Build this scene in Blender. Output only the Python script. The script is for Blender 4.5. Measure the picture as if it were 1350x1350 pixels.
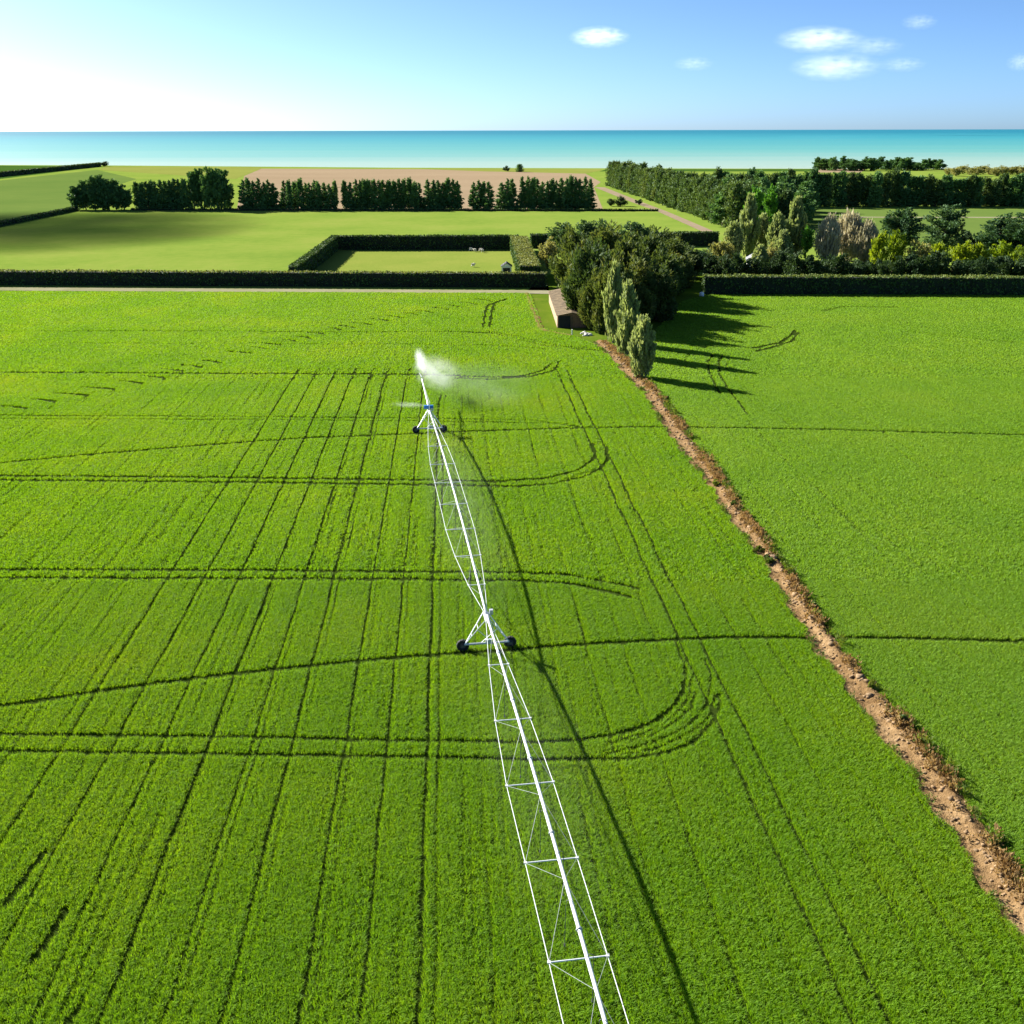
import bpy, bmesh, math, random
import numpy as np
from mathutils import Vector, Matrix

for o in list(bpy.data.objects):
    bpy.data.objects.remove(o)
SC = bpy.context.scene
COL = SC.collection
R = math.radians

# ------------------------------------------------------------------ camera
H = 40.0                       # drone height above the field (m)
F = 1350.0                     # focal length in photo pixels (photo is 1350 px)
PITCH = math.atan((675 - 171.5) / F)
ROLL = math.atan(3.0 / 1350)
_f = np.array([0, math.cos(PITCH), -math.sin(PITCH)])
_r0 = np.array([1.0, 0, 0]); _u0 = np.array([0, math.sin(PITCH), math.cos(PITCH)])
_r = math.cos(ROLL) * _r0 - math.sin(ROLL) * _u0
_u = math.cos(ROLL) * _u0 + math.sin(ROLL) * _r0
cam_data = bpy.data.cameras.new('camera')
cam_data.sensor_width = 36; cam_data.lens = 36 * F / 1350
cam_data.clip_start = 0.5; cam_data.clip_end = 200000
cam = bpy.data.objects.new('camera', cam_data); COL.objects.link(cam)
m = Matrix.Identity(4)
for i in range(3):
    m[i][0] = _r[i]; m[i][1] = _u[i]; m[i][2] = -_f[i]
m[2][3] = H
cam.matrix_world = m
SC.camera = cam

# ------------------------------------------------------------------ light
SUN_EL = R(28.0)
SUN_H = np.array([-0.80, 0.60]); SUN_H = SUN_H / np.linalg.norm(SUN_H)     # towards the sun, on the ground
SUN_DIR = Vector((SUN_H[0] * math.cos(SUN_EL), SUN_H[1] * math.cos(SUN_EL), math.sin(SUN_EL)))
w = bpy.data.worlds.new('World'); SC.world = w; w.use_nodes = True
nt = w.node_tree; bg = nt.nodes['Background']
sky = nt.nodes.new('ShaderNodeTexSky'); sky.sky_type = 'NISHITA'; sky.sun_disc = False
sky.sun_elevation = SUN_EL
sky.sun_rotation = math.atan2(SUN_H[0], SUN_H[1])
sky.altitude = 0; sky.air_density = 0.4; sky.dust_density = 0.62; sky.ozone_density = 5.0
tn = nt.nodes.new('ShaderNodeMix'); tn.data_type = 'RGBA'; tn.blend_type = 'MULTIPLY'; tn.inputs[0].default_value = 1.0
tn.inputs[7].default_value = (0.90, 1.02, 1.03, 1)          # slight cyan cast of the whole sky, as the photograph renders it
nt.links.new(sky.outputs[0], tn.inputs[6]); nt.links.new(tn.outputs[2], bg.inputs[0]); bg.inputs[1].default_value = 0.059
sl = bpy.data.lights.new('sun', 'SUN'); sl.energy = 5.0; sl.angle = R(0.53); sl.color = (1.0, 0.95, 0.86)
so = bpy.data.objects.new('sun', sl); COL.objects.link(so)
so.location = SUN_DIR * 400
so.rotation_euler = (-SUN_DIR).to_track_quat('-Z', 'Y').to_euler()
SC.view_settings.view_transform = 'Standard'; SC.view_settings.look = 'None'
SC.view_settings.exposure = 1.7; SC.view_settings.gamma = 1.0
SC.view_settings.use_curve_mapping = False
SC.render.engine = 'CYCLES'
cy = SC.cycles
cy.max_bounces = 5; cy.diffuse_bounces = 3; cy.glossy_bounces = 2; cy.transmission_bounces = 3
cy.volume_bounces = 2; cy.transparent_max_bounces = 8
cy.use_denoising = True; cy.volume_max_steps = 256
cy.sample_clamp_indirect = 6.0

# ------------------------------------------------------------------ pixel <-> place
def ground(px, py, z=0.0):
    """Where the ray through photo pixel (px, py) meets the level plane z."""
    d = (px - 675) / F * _r + (675 - py) / F * _u + _f
    k = (z - H) / d[2]
    return np.array([d[0] * k, d[1] * k, z])
def pix(x, y, z=0.0):
    p = np.stack([np.asarray(x, float), np.asarray(y, float), np.zeros_like(np.asarray(x, float)) + z - H], -1)
    dz = p @ _f
    return 675 + F * (p @ _r) / dz, 675 - F * (p @ _u) / dz
def at(px, y, z=0.0):
    """Point at forward distance y and height z seen in photo column px."""
    dz = y * math.cos(PITCH) + (H - z) * math.sin(PITCH)
    return np.array([(px - 675) / F * dz, y, z])
def height_at(y, py):
    """Height of a thing standing at forward distance y whose top shows at photo row py."""
    a = PITCH - math.atan((675 - py) / F)
    return H - y * math.tan(a)

# ------------------------------------------------------------------ helpers
def tag(o, label=None, cat=None, group=None, kind=None):
    if label: o['label'] = label
    if cat: o['category'] = cat
    if group: o['group'] = group
    if kind: o['kind'] = kind
    return o
def empty(name, loc=(0, 0, 0), rz=0.0, sc=1.0):
    o = bpy.data.objects.new(name, None); COL.objects.link(o)
    o.location = loc; o.rotation_euler = (0, 0, rz)
    o.scale = (sc, sc, sc) if not hasattr(sc, '__len__') else sc
    o.empty_display_size = 0.3
    return o
def link(name, me, parent=None, mat=None):
    o = bpy.data.objects.new(name, me); COL.objects.link(o)
    if mat is not None and not me.materials: me.materials.append(mat)
    if parent is not None: o.parent = parent
    return o
def mesh_np(name, v, faces, mat=None, smooth=False):
    """faces: array (n, k) with one k for all, or a list of such arrays."""
    if not isinstance(faces, list): faces = [faces]
    faces = [np.asarray(f, np.int32) for f in faces if len(f)]
    me = bpy.data.meshes.new(name)
    v = np.asarray(v, np.float32)
    me.vertices.add(len(v)); me.vertices.foreach_set('co', v.ravel())
    nl = sum(f.size for f in faces); npoly = sum(len(f) for f in faces)
    me.loops.add(nl); me.loops.foreach_set('vertex_index', np.concatenate([f.ravel() for f in faces]))
    me.polygons.add(npoly)
    tot = np.concatenate([np.full(len(f), f.shape[1], np.int32) for f in faces])
    start = np.concatenate([[0], np.cumsum(tot)[:-1]]).astype(np.int32)
    me.polygons.foreach_set('loop_start', start); me.polygons.foreach_set('loop_total', tot)
    if smooth: me.polygons.foreach_set('use_smooth', np.ones(npoly, bool))
    me.update(calc_edges=True); me.validate()
    if mat: me.materials.append(mat)
    return me
class MB:
    """Collects boxes, bars and tubes into one mesh."""
    def __init__(s): s.v = []; s.f = []
    def add(s, verts, faces):
        b = len(s.v); s.v += [tuple(map(float, q)) for q in verts]; s.f += [tuple(b + i for i in q) for q in faces]
    def box(s, c, size, rz=0.0):
        x, y, z = [q / 2 for q in size]; ca, sa = math.cos(rz), math.sin(rz)
        vs = []
        for dz in (-z, z):
            for dx, dy in ((-x, -y), (x, -y), (x, y), (-x, y)):
                vs.append((c[0] + dx * ca - dy * sa, c[1] + dx * sa + dy * ca, c[2] + dz))
        s.add(vs, [(3, 2, 1, 0), (4, 5, 6, 7), (0, 1, 5, 4), (1, 2, 6, 5), (2, 3, 7, 6), (3, 0, 4, 7)])
    def tube(s, pts, rad, n=8, cap=True):
        pts = [Vector(p) for p in pts]
        rads = rad if hasattr(rad, '__len__') else [rad] * len(pts)
        rings = []
        for i, p in enumerate(pts):
            t = (pts[min(i + 1, len(pts) - 1)] - pts[max(i - 1, 0)]).normalized()
            a = Vector((0, 0, 1)) if abs(t.z) < 0.95 else Vector((0, 1, 0))
            e1 = t.cross(a).normalized(); e2 = e1.cross(t).normalized()
            rings.append([p + (e1 * math.cos(2 * math.pi * k / n) + e2 * math.sin(2 * math.pi * k / n)) * rads[i] for k in range(n)])
        vs = [q for r_ in rings for q in r_]; fs = []
        for i in range(len(pts) - 1):
            for k in range(n):
                a, b = i * n + k, i * n + (k + 1) % n
                fs.append((a, b, b + n, a + n))
        if cap:
            fs.append(tuple(range(n - 1, -1, -1))); fs.append(tuple((len(pts) - 1) * n + k for k in range(n)))
        s.add(vs, fs)
    def mesh(s, name, mat=None, smooth=False):
        me = bpy.data.meshes.new(name); me.from_pydata(s.v, [], s.f); me.update()
        if smooth:
            for p in me.polygons: p.use_smooth = True
        if mat: me.materials.append(mat)
        return me
    def build(s, name, mat, parent=None, smooth=False):
        return link(name, s.mesh(name, mat, smooth), parent)
def sheet(name, pts, z, mat, kind='structure', label=None, cat=None):
    me = bpy.data.meshes.new(name)
    bm = bmesh.new(); bm.faces.new([bm.verts.new((p[0], p[1], z)) for p in pts])
    bmesh.ops.triangulate(bm, faces=bm.faces[:])
    bmesh.ops.recalc_face_normals(bm, faces=bm.faces[:])
    if sum(f.normal.z for f in bm.faces) < 0: bmesh.ops.reverse_faces(bm, faces=bm.faces[:])
    bm.to_mesh(me); bm.free(); me.materials.append(mat)
    return tag(link(name, me), label, cat, kind=kind)

# ------------------------------------------------------------------ materials
def new_mat(name):
    mt = bpy.data.materials.new(name); mt.use_nodes = True
    t = mt.node_tree
    return mt, t, t.nodes['Principled BSDF'], t.nodes['Material Output']
def N(t, kind, **kw):
    n = t.nodes.new(kind)
    for k, v in kw.items(): setattr(n, k, v)
    return n
def noise(t, vec, scale, detail=3.0, rough=0.55, dist=0.0):
    n = N(t, 'ShaderNodeTexNoise'); n.inputs['Scale'].default_value = scale
    n.inputs['Detail'].default_value = detail; n.inputs['Roughness'].default_value = rough
    n.inputs['Distortion'].default_value = dist
    if vec is not None: t.links.new(vec, n.inputs['Vector'])
    return n.outputs[0]
def ramp(t, fac, stops):
    n = N(t, 'ShaderNodeValToRGB'); cr = n.color_ramp
    while len(cr.elements) < len(stops): cr.elements.new(0.5)
    for e, (p, c) in zip(cr.elements, stops):
        e.position = p; e.color = (*c, 1) if len(c) == 3 else c
    t.links.new(fac, n.inputs[0]); return n.outputs[0]
def mix(t, fac, a, b, mode='MIX'):
    n = N(t, 'ShaderNodeMix'); n.data_type = 'RGBA'; n.blend_type = mode
    for sck, v in ((n.inputs[0], fac), (n.inputs[6], a), (n.inputs[7], b)):
        if isinstance(v, (int, float)): sck.default_value = v
        elif isinstance(v, tuple): sck.default_value = (*v, 1)
        else: t.links.new(v, sck)
    return n.outputs[2]
def math_n(t, op, a, b=None, clamp=False):
    n = N(t, 'ShaderNodeMath', operation=op); n.use_clamp = clamp
    for i, v in enumerate((a, b)):
        if v is None: continue
        if isinstance(v, (int, float)): n.inputs[i].default_value = v
        else: t.links.new(v, n.inputs[i])
    return n.outputs[0]
def wpos(t): return N(t, 'ShaderNodeNewGeometry').outputs['Position']
def opos(t): return N(t, 'ShaderNodeTexCoord').outputs['Object']
def bump(t, height, bsdf, strength=0.5, distance=0.1):
    b = N(t, 'ShaderNodeBump'); b.inputs['Strength'].default_value = strength; b.inputs['Distance'].default_value = distance
    t.links.new(height, b.inputs['Height']); t.links.new(b.outputs[0], bsdf.inputs['Normal'])

def ground_mat(name, stops, scale=0.05, fine=0.6, stretch=(1, 1, 1), rough=0.9, bumps=0.3):
    mt, t, b, out = new_mat(name)
    mp = N(t, 'ShaderNodeMapping'); mp.inputs['Scale'].default_value = stretch
    t.links.new(wpos(t), mp.inputs['Vector'])
    n1 = noise(t, mp.outputs[0], scale, 4); n2 = noise(t, wpos(t), fine, 3, 0.7)
    f = math_n(t, 'ADD', math_n(t, 'MULTIPLY', n1, 0.65), math_n(t, 'MULTIPLY', n2, 0.35))
    t.links.new(ramp(t, f, stops), b.inputs['Base Color'])
    b.inputs['Roughness'].default_value = rough; b.inputs['Specular IOR Level'].default_value = 0.0
    if bumps: bump(t, n2, b, bumps, 0.3)
    return mt
def leaf_mat(name, stops, trans=0.45, tint=(1.15, 1.25, 0.6), big=0.15, rough=0.75, per_object=0.5):
    """Leaf surface: reflects and lets the sun through; colour varies from tree to tree and clump to clump."""
    mt, t, b, out = new_mat(name)
    n1 = noise(t, wpos(t), big, 3, 0.6)
    ri = N(t, 'ShaderNodeObjectInfo').outputs['Random']
    f = math_n(t, 'ADD', math_n(t, 'MULTIPLY', n1, 1 - per_object * 0.6), math_n(t, 'MULTIPLY', math_n(t, 'SUBTRACT', ri, 0.2), per_object * 0.6))
    c = ramp(t, f, stops)
    t.links.new(c, b.inputs['Base Color']); b.inputs['Roughness'].default_value = rough
    b.inputs['Specular IOR Level'].default_value = 0.2
    tr = N(t, 'ShaderNodeBsdfTranslucent'); t.links.new(mix(t, 1.0, c, tint, 'MULTIPLY'), tr.inputs[0])
    ms = N(t, 'ShaderNodeMixShader'); ms.inputs[0].default_value = trans
    t.links.new(b.outputs[0], ms.inputs[1]); t.links.new(tr.outputs[0], ms.inputs[2]); t.links.new(ms.outputs[0], out.inputs[0])
    return mt
def plain(name, col, rough=0.6, metal=0.0, var=0.15, scale=3.0, spec=0.4):
    mt, t, b, out = new_mat(name)
    n1 = noise(t, opos(t), scale, 4, 0.6)
    lo = tuple(c * (1 - var) for c in col); hi = tuple(min(1, c * (1 + var)) for c in col)
    t.links.new(ramp(t, n1, [(0.3, lo), (0.7, hi)]), b.inputs['Base Color'])
    b.inputs['Roughness'].default_value = rough; b.inputs['Metallic'].default_value = metal
    b.inputs['Specular IOR Level'].default_value = spec
    return mt

M = {}
M['crop'] = leaf_mat('crop_leaf', [(0.22, (0.125, 0.275, 0.008)), (0.45, (0.165, 0.32, 0.010)), (0.62, (0.205, 0.34, 0.012)), (0.85, (0.28, 0.35, 0.017))], 0.55, (1.33, 1.22, 0.55), 0.05, 0.6, 0.3)
M['crop_right'] = leaf_mat('young_crop_leaf', [(0.25, (0.145, 0.295, 0.021)), (0.5, (0.185, 0.335, 0.025)), (0.8, (0.235, 0.355, 0.031))], 0.55, (1.32, 1.22, 0.7), 0.04, 0.6, 0.3)
M['soil'] = ground_mat('field_soil', [(0.3, (0.02, 0.038, 0.005)), (0.7, (0.034, 0.052, 0.008))], 0.5, 3.0)
M['pasture'] = ground_mat('pasture', [(0.3, (0.11, 0.1804, 0.0264)), (0.5, (0.154, 0.2156, 0.0352)), (0.7, (0.198, 0.2332, 0.0484))], 0.02, 0.25, (1, 1, 1))
M['lawn'] = ground_mat('lawn', [(0.3, (0.1408, 0.1936, 0.0308)), (0.7, (0.1936, 0.22, 0.044))], 0.06, 0.5)
M['field_green'] = ground_mat('green_field', [(0.3, (0.0792, 0.132, 0.0282)), (0.7, (0.11, 0.1584, 0.0352))], 0.012, 0.1)
M['field_dark'] = ground_mat('dark_field', [(0.3, (0.0308, 0.0748, 0.0123)), (0.7, (0.0484, 0.0968, 0.0158))], 0.01, 0.1)
M['field_straw'] = ground_mat('pale_field', [(0.3, (0.1496, 0.176, 0.0352)), (0.7, (0.1936, 0.2112, 0.0484))], 0.01, 0.1)
M['ploughed'] = ground_mat('ploughed_field', [(0.3, (0.22, 0.1628, 0.1012)), (0.7, (0.2728, 0.2068, 0.132))], 0.012, 0.15, (0.3, 1, 1))
M['dirt'] = ground_mat('dirt_road', [(0.3, (0.1936, 0.1496, 0.0968)), (0.7, (0.264, 0.2112, 0.1452))], 0.1, 1.0)
M['track'] = ground_mat('farm_track', [(0.3, (0.176, 0.176, 0.088)), (0.7, (0.264, 0.2464, 0.1672))], 0.12, 0.8)
M['cliff'] = ground_mat('coast_cliff', [(0.3, (0.2904, 0.2376, 0.1584)), (0.7, (0.396, 0.3344, 0.2376))], 0.05, 0.5)
M['rough_grass'] = ground_mat('rough_grass', [(0.3, (0.0528, 0.1056, 0.0088)), (0.55, (0.088, 0.132, 0.0123)), (0.75, (0.1496, 0.1452, 0.0396))], 0.12, 1.2)
M['bare_soil'] = ground_mat('bare_soil', [(0.28, (0.10, 0.058, 0.024)), (0.5, (0.19, 0.12, 0.056)), (0.72, (0.31, 0.212, 0.112))], 0.4, 2.5, (1, 1, 1), 0.95, 0.7)
M['conifer'] = leaf_mat('conifer_needles', [(0.3, (0.069, 0.155, 0.048)), (0.55, (0.105, 0.216, 0.062)), (0.8, (0.169, 0.264, 0.079))], 0.25, (1.2, 1.1, 0.6), 0.2)
M['cypress'] = leaf_mat('cypress_foliage', [(0.3, (0.048, 0.088, 0.024)), (0.55, (0.09, 0.128, 0.032)), (0.8, (0.175, 0.175, 0.055))], 0.35, (1.25, 1.12, 0.55), 0.35)
M['shrub'] = leaf_mat('shaded_shrub_leaf', [(0.3, (0.023, 0.055, 0.018)), (0.7, (0.052, 0.091, 0.029))], 0.25, (1.2, 1.1, 0.6), 0.3)  # leaf tone darkened to carry the shade of the garden understory
M['belt'] = leaf_mat('shelterbelt_foliage', [(0.3, (0.062, 0.117, 0.036)), (0.55, (0.103, 0.166, 0.044)), (0.8, (0.166, 0.2, 0.057))], 0.28, (1.2, 1.1, 0.6), 0.12)
M['darkpine'] = leaf_mat('dark_pine', [(0.3, (0.039, 0.094, 0.036)), (0.7, (0.087, 0.156, 0.051))], 0.25, (1.2, 1.1, 0.6), 0.3)
M['poplar'] = leaf_mat('poplar_leaf', [(0.3, (0.2035, 0.2648, 0.09)), (0.7, (0.3145, 0.36, 0.1483))], 0.45, (1.12, 1.08, 0.7), 0.4)
M['willow'] = leaf_mat('willow_twig', [(0.3, (0.3822, 0.3546, 0.2262)), (0.7, (0.5292, 0.477, 0.3156))], 0.3, (1.1, 1.05, 0.8), 0.4)
M['lime'] = leaf_mat('lime_shrub_leaf', [(0.3, (0.1309, 0.2023, 0.0145)), (0.7, (0.2856, 0.357, 0.0213))], 0.45, (1.3, 1.2, 0.4), 0.4)
M['bright'] = leaf_mat('bright_tree_leaf', [(0.3, (0.0663, 0.1768, 0.0221)), (0.7, (0.1105, 0.2652, 0.0331))], 0.45, (1.2, 1.2, 0.5), 0.4)
M['olive'] = leaf_mat('olive_shrub_leaf', [(0.3, (0.21, 0.225, 0.075)), (0.7, (0.36, 0.345, 0.135))], 0.4, (1.2, 1.1, 0.6), 0.4)
M['hedge'] = leaf_mat('hedge_leaf', [(0.3, (0.051, 0.104, 0.027)), (0.55, (0.086, 0.147, 0.035)), (0.8, (0.138, 0.191, 0.048))], 0.18, (1.2, 1.1, 0.6), 0.3)
M['hedge_top'] = leaf_mat('sunlit_hedge_leaf', [(0.3, (0.14, 0.19, 0.05)), (0.7, (0.27, 0.28, 0.09))], 0.25, (1.2, 1.1, 0.6), 0.3)  # lighter copy of the hedge leaf, sunlight painted onto the tops
M['hedge_core'] = plain('hedge_core', (0.012, 0.02, 0.008), 0.9)
M['bark'] = plain('bark', (0.12, 0.085, 0.055), 0.9, scale=2.0, var=0.35)
M['pale_bark'] = plain('pale_bark', (0.30, 0.26, 0.20), 0.9, scale=2.0, var=0.3)
M['galv'] = plain('galvanised_steel', (0.72, 0.74, 0.74), 0.38, 0.25, 0.06, 2.0, 0.5)
M['galv_dull'] = plain('dull_galvanised_steel', (0.48, 0.51, 0.53), 0.5, 0.45, 0.15, 2.0, 0.5)
M['strut'] = plain('shaded_strut_steel', (0.26, 0.29, 0.28), 0.6, 0.3, 0.2, 2.0)  # darker copy of the galvanised steel, shade painted into the struts
M['tyre'] = plain('tyre_rubber', (0.018, 0.018, 0.018), 0.8, 0, 0.3, 5.0)
M['rim'] = plain('wheel_rim', (0.10, 0.10, 0.105), 0.6, 0.4)
M['blue'] = plain('blue_enamel', (0.015, 0.17, 0.52), 0.4, 0, 0.1)
M['hose'] = plain('drop_hose', (0.10, 0.10, 0.11), 0.6)
M['white_paint'] = plain('white_paint', (0.78, 0.77, 0.74), 0.6, 0, 0.05)
M['dark_roof'] = plain('slate_grey_roof', (0.085, 0.085, 0.10), 0.6)
M['pale_roof'] = plain('pale_sheet_roof', (0.42, 0.42, 0.43), 0.5)
M['inside_shade'] = plain('painted_interior_shade', (0.02, 0.02, 0.025), 0.9)  # near-black panel on a closed wall, painting the shade of an opening
M['sunlit_wall'] = plain('sunlit_tan_board', (0.36, 0.235, 0.15), 0.9, 0, 0.22, 1.2)  # shed side walls, sunlight put into the tan colour
M['shaded_wall'] = plain('shaded_brown_board', (0.20, 0.11, 0.065), 0.9, 0, 0.25, 2.0)  # shed front, brown painted darker for its shaded side
M['rust_roof'] = plain('mossy_sheet_roof', (0.20, 0.145, 0.08), 0.85, 0, 0.45, 0.7)
M['glass'] = plain('window_glass', (0.03, 0.045, 0.06), 0.1, 0, 0.1, 1.0, 0.6)
M['stone'] = plain('pale_stone', (0.55, 0.52, 0.46), 0.9, 0, 0.2, 2.0)
M['clod'] = plain('earth_clod', (0.22, 0.145, 0.075), 0.95, 0, 0.5, 1.3)
M['dry'] = leaf_mat('dry_weed', [(0.3, (0.24, 0.15, 0.06)), (0.7, (0.42, 0.31, 0.13))], 0.4, (1.1, 1.0, 0.7), 0.8)
M['weed'] = leaf_mat('green_weed', [(0.3, (0.05, 0.10, 0.02)), (0.7, (0.20, 0.24, 0.03))], 0.4, (1.2, 1.1, 0.5), 0.6)
M['wool'] = plain('sheep_wool', (0.62, 0.57, 0.48), 0.95, 0, 0.1)

# sea: silty and pale along the shore, clear teal further out (a colour of the water itself)
mt, t, b, out = new_mat('sea_water')
sx = N(t, 'ShaderNodeSeparateXYZ'); t.links.new(wpos(t), sx.inputs[0])
dist = math_n(t, 'SUBTRACT', sx.outputs['Y'], 1250.0)
lg = math_n(t, 'LOGARITHM', math_n(t, 'MAXIMUM', dist, 30.0), 10.0)         # 1.5 .. 5
mp = N(t, 'ShaderNodeMapping'); mp.inputs['Scale'].default_value = (0.00035, 0.004, 1); t.links.new(wpos(t), mp.inputs['Vector'])
nz = noise(t, mp.outputs[0], 1.0, 4)
lg = math_n(t, 'ADD', lg, math_n(t, 'MULTIPLY', math_n(t, 'SUBTRACT', nz, 0.5), 0.5))
f = math_n(t, 'DIVIDE', math_n(t, 'SUBTRACT', lg, 1.8), 2.4, True)
t.links.new(ramp(t, f, [(0.0, (0.3168, 0.3784, 0.308)), (0.36, (0.2112, 0.3344, 0.2904)), (0.56, (0.088, 0.2816, 0.264)), (0.8, (0.0264, 0.22, 0.2596)), (1.0, (0.007, 0.1496, 0.2112))]), b.inputs['Base Color'])
b.inputs['Roughness'].default_value = 0.55; b.inputs['Specular IOR Level'].default_value = 0.15
bump(t, noise(t, wpos(t), 0.08, 4), b, 0.4, 1.0)
M['sea'] = mt

# ------------------------------------------------------------------ the setting
rng = np.random.default_rng(7)
coast = [ground(px, py) for px, py in ((0, 217.5), (140, 218), (330, 219.5), (520, 221), (700, 221.5), (900, 222), (1130, 222.5), (1350, 222.5))]
coast = [np.array([-4000, coast[0][1] + 240, 0])] + coast + [np.array([4000, coast[-1][1] - 60, 0])]
sheet('sea', [(-90000, 700), (90000, 700), (90000, 150000), (-90000, 150000)], -7.0, M['sea'])
sheet('ground', [(-4000, -400), (4000, -400)] + [(p[0], p[1]) for p in coast[::-1]], 0.0, M['pasture'])
cl = MB()
for a, b_ in zip(coast[:-1], coast[1:]):
    k = 6
    for i in range(k):
        p = a + (b_ - a) * i / k; q = a + (b_ - a) * (i + 1) / k
        cl.add([(p[0], p[1], 0), (q[0], q[1], 0), (q[0], q[1] + 9, -8), (p[0], p[1] + 9, -8)], [(0, 1, 2, 3)])
tag(cl.build('coast_cliff', M['cliff']), kind='structure')
def G(*pts, z=0.0): return [ground(px, py, z)[:2] for px, py in pts]
# far fields
sheet('ploughed_field', G((312, 276), (795, 276), (783, 247), (792, 240), (770, 228), (640, 226), (560, 223), (345, 222.3), (322, 232)), 0.03, M['ploughed'])
sheet('pale_stubble_field', G((130, 224), (310, 236), (345, 222.3), (345, 220.5), (140, 219.5)), 0.05, M['field_straw'])
sheet('pale_coast_strip', G((560, 223), (640, 226), (690, 227), (770, 229), (792, 225), (792, 223), (600, 222)), 0.05, M['field_straw'])
sheet('left_far_field', G((-420, 300), (0, 300), (98, 278), (98, 262), (180, 236), (128, 224), (0, 238), (-300, 275)), 0.03, M['field_green'])
sheet('left_coast_field', G((-420, 240), (0, 236), (135, 219.5), (0, 218.3), (-400, 218)), 0.05, M['field_dark'])
sheet('middle_coast_field', G((790, 226), (1110, 226), (1080, 223), (800, 223)), 0.05, M['field_dark'])
sheet('coast_bank', G((1066, 227.5), (1135, 227.5), (1140, 222.8), (1074, 222.8)), 0.06, M['ploughed'])
sheet('right_far_field', G((960, 322), (1500, 322), (1500, 276), (960, 276)), 0.03, M['field_green'])
sheet('field_path', G((1130, 287.0), (1420, 287.6), (1420, 286.2), (1130, 285.8)), 0.06, M['track'])
sheet('dirt_road', G((783, 246.5), (823, 263), (867, 279), (927, 306), (942, 306), (934, 302), (882, 280), (837, 263), (797, 247)), 0.07, M['dirt'])
sheet('lawn', G((392, 358), (445, 329), (676, 329), (690, 358)), 0.03, M['lawn'])
# near fields: bare soil under the standing crop
sheet('crop_field', [(-260, -30), (240, -30)] + G((1700, 390), (905, 388), (870, 400), (800, 462), (755, 444), (712, 434), (698, 389), (690, 385.5), (0, 382)) + [(-260, 282)], 0.02, M['soil'])
sheet('farm_track', G((-400, 383), (0, 383.2), (690, 387), (735, 388), (760, 386), (720, 383), (0, 379), (-400, 378)), 0.05, M['track'])
sheet('rough_grass', G((690, 388), (698, 389), (714, 434), (757, 445), (800, 462), (848, 498), (862, 440), (900, 398), (930, 390), (930, 362), (720, 362), (725, 388)), 0.04, M['rough_grass'])

# ------------------------------------------------------------------ tracks pressed into the crop (photo polylines -> ground)
TRK = []          # (ground points, width, strength)
def trk(pts, wd=0.45, s=1.0): TRK.append((np.array([ground(px, py, 0.2)[:2] for px, py in pts]), wd, s))
trk([(-60, 966), (0, 967), (350, 971), (560, 976), (707, 978), (762, 975), (800, 969), (833, 962), (867, 948), (891, 927), (901, 907), (903, 880), (890, 845)], 0.34)
trk([(-60, 988), (0, 989), (350, 994), (560, 997), (707, 1001), (771, 1000), (833, 999), (878, 991), (913, 978), (938, 953), (947, 933), (947, 915)], 0.34)
trk([(815, 972), (842, 968), (873, 954), (898, 933), (909, 911), (911, 891)], 0.2)
trk([(800, 979), (856, 970), (889, 951), (909, 933), (917, 911)], 0.18)
trk([(790, 995), (802, 992), (856, 980), (896, 962), (918, 944), (929, 931), (936, 911), (936, 888), (928, 870)], 0.22)
trk([(820, 994), (860, 987), (900, 971), (922, 956), (936, 938), (942, 916)], 0.18)
trk([(-60, 750), (350, 751), (540, 753), (683, 754), (750, 757), (800, 767), (842, 775)], 0.4, 1.0)
trk([(-60, 761), (350, 762), (540, 763), (683, 765), (750, 768), (797, 778), (830, 786)], 0.4, 1.0)
trk([(740, 769), (790, 780), (840, 790)], 0.3, 0.6)
trk([(-60, 626), (300, 629), (450, 631), (600, 633), (660, 634), (720, 630), (760, 620), (780, 607), (785, 595), (782, 584)], 0.42)
trk([(-60, 632), (300, 635), (450, 637), (600, 639), (680, 641), (730, 637), (770, 628), (795, 615), (801, 602), (799, 588)], 0.42)
trk([(640, 637), (700, 636), (745, 631), (780, 620)], 0.3, 0.7)
trk([(-60, 547), (300, 549), (530, 551), (600, 552), (700, 554), (762, 562)], 0.4, 0.9)
trk([(-60, 552), (300, 553), (530, 555), (640, 556), (720, 558)], 0.4, 0.75)
trk([(-60, 490), (300, 492), (540, 493), (600, 495), (650, 497), (690, 495), (715, 488), (727, 479)], 0.5, 1.0)
trk([(600, 498), (650, 500), (700, 496), (730, 488), (737, 476)], 0.5, 1.0)
trk([(-60, 437), (200, 436), (360, 437), (500, 438), (600, 437), (650, 439), (690, 449), (720, 456), (780, 459)], 0.5, 0.85)
trk([(-60, 452), (260, 453), (500, 454), (640, 455), (720, 460)], 0.6, 0.45)
trk([(640, 436), (680, 443), (720, 453), (760, 460), (800, 462)], 0.6, 0.8)
trk([(637, 431), (639, 415), (643, 402), (660, 396)], 0.7)
trk([(646, 430), (648, 412), (651, 400), (668, 394)], 0.7)
# wheel ruts of the irrigator towers
trk([(-80, 944), (0, 930), (100, 915), (200, 901), (300, 888), (400, 878), (500, 868), (610, 860), (670, 857), (720, 852), (800, 847), (900, 842), (950, 840), (1060, 840), (1110, 840), (1200, 841), (1350, 845), (1450, 849)], 0.5)
trk([(-80, 618), (0, 610), (100, 600), (200, 592), (300, 584), (400, 577), (500, 573), (550, 571), (590, 569), (650, 567), (750, 564), (850, 562), (905, 563), (1000, 564), (1100, 566), (1200, 569), (1350, 573), (1450, 577)], 0.45, 1.0)
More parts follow.
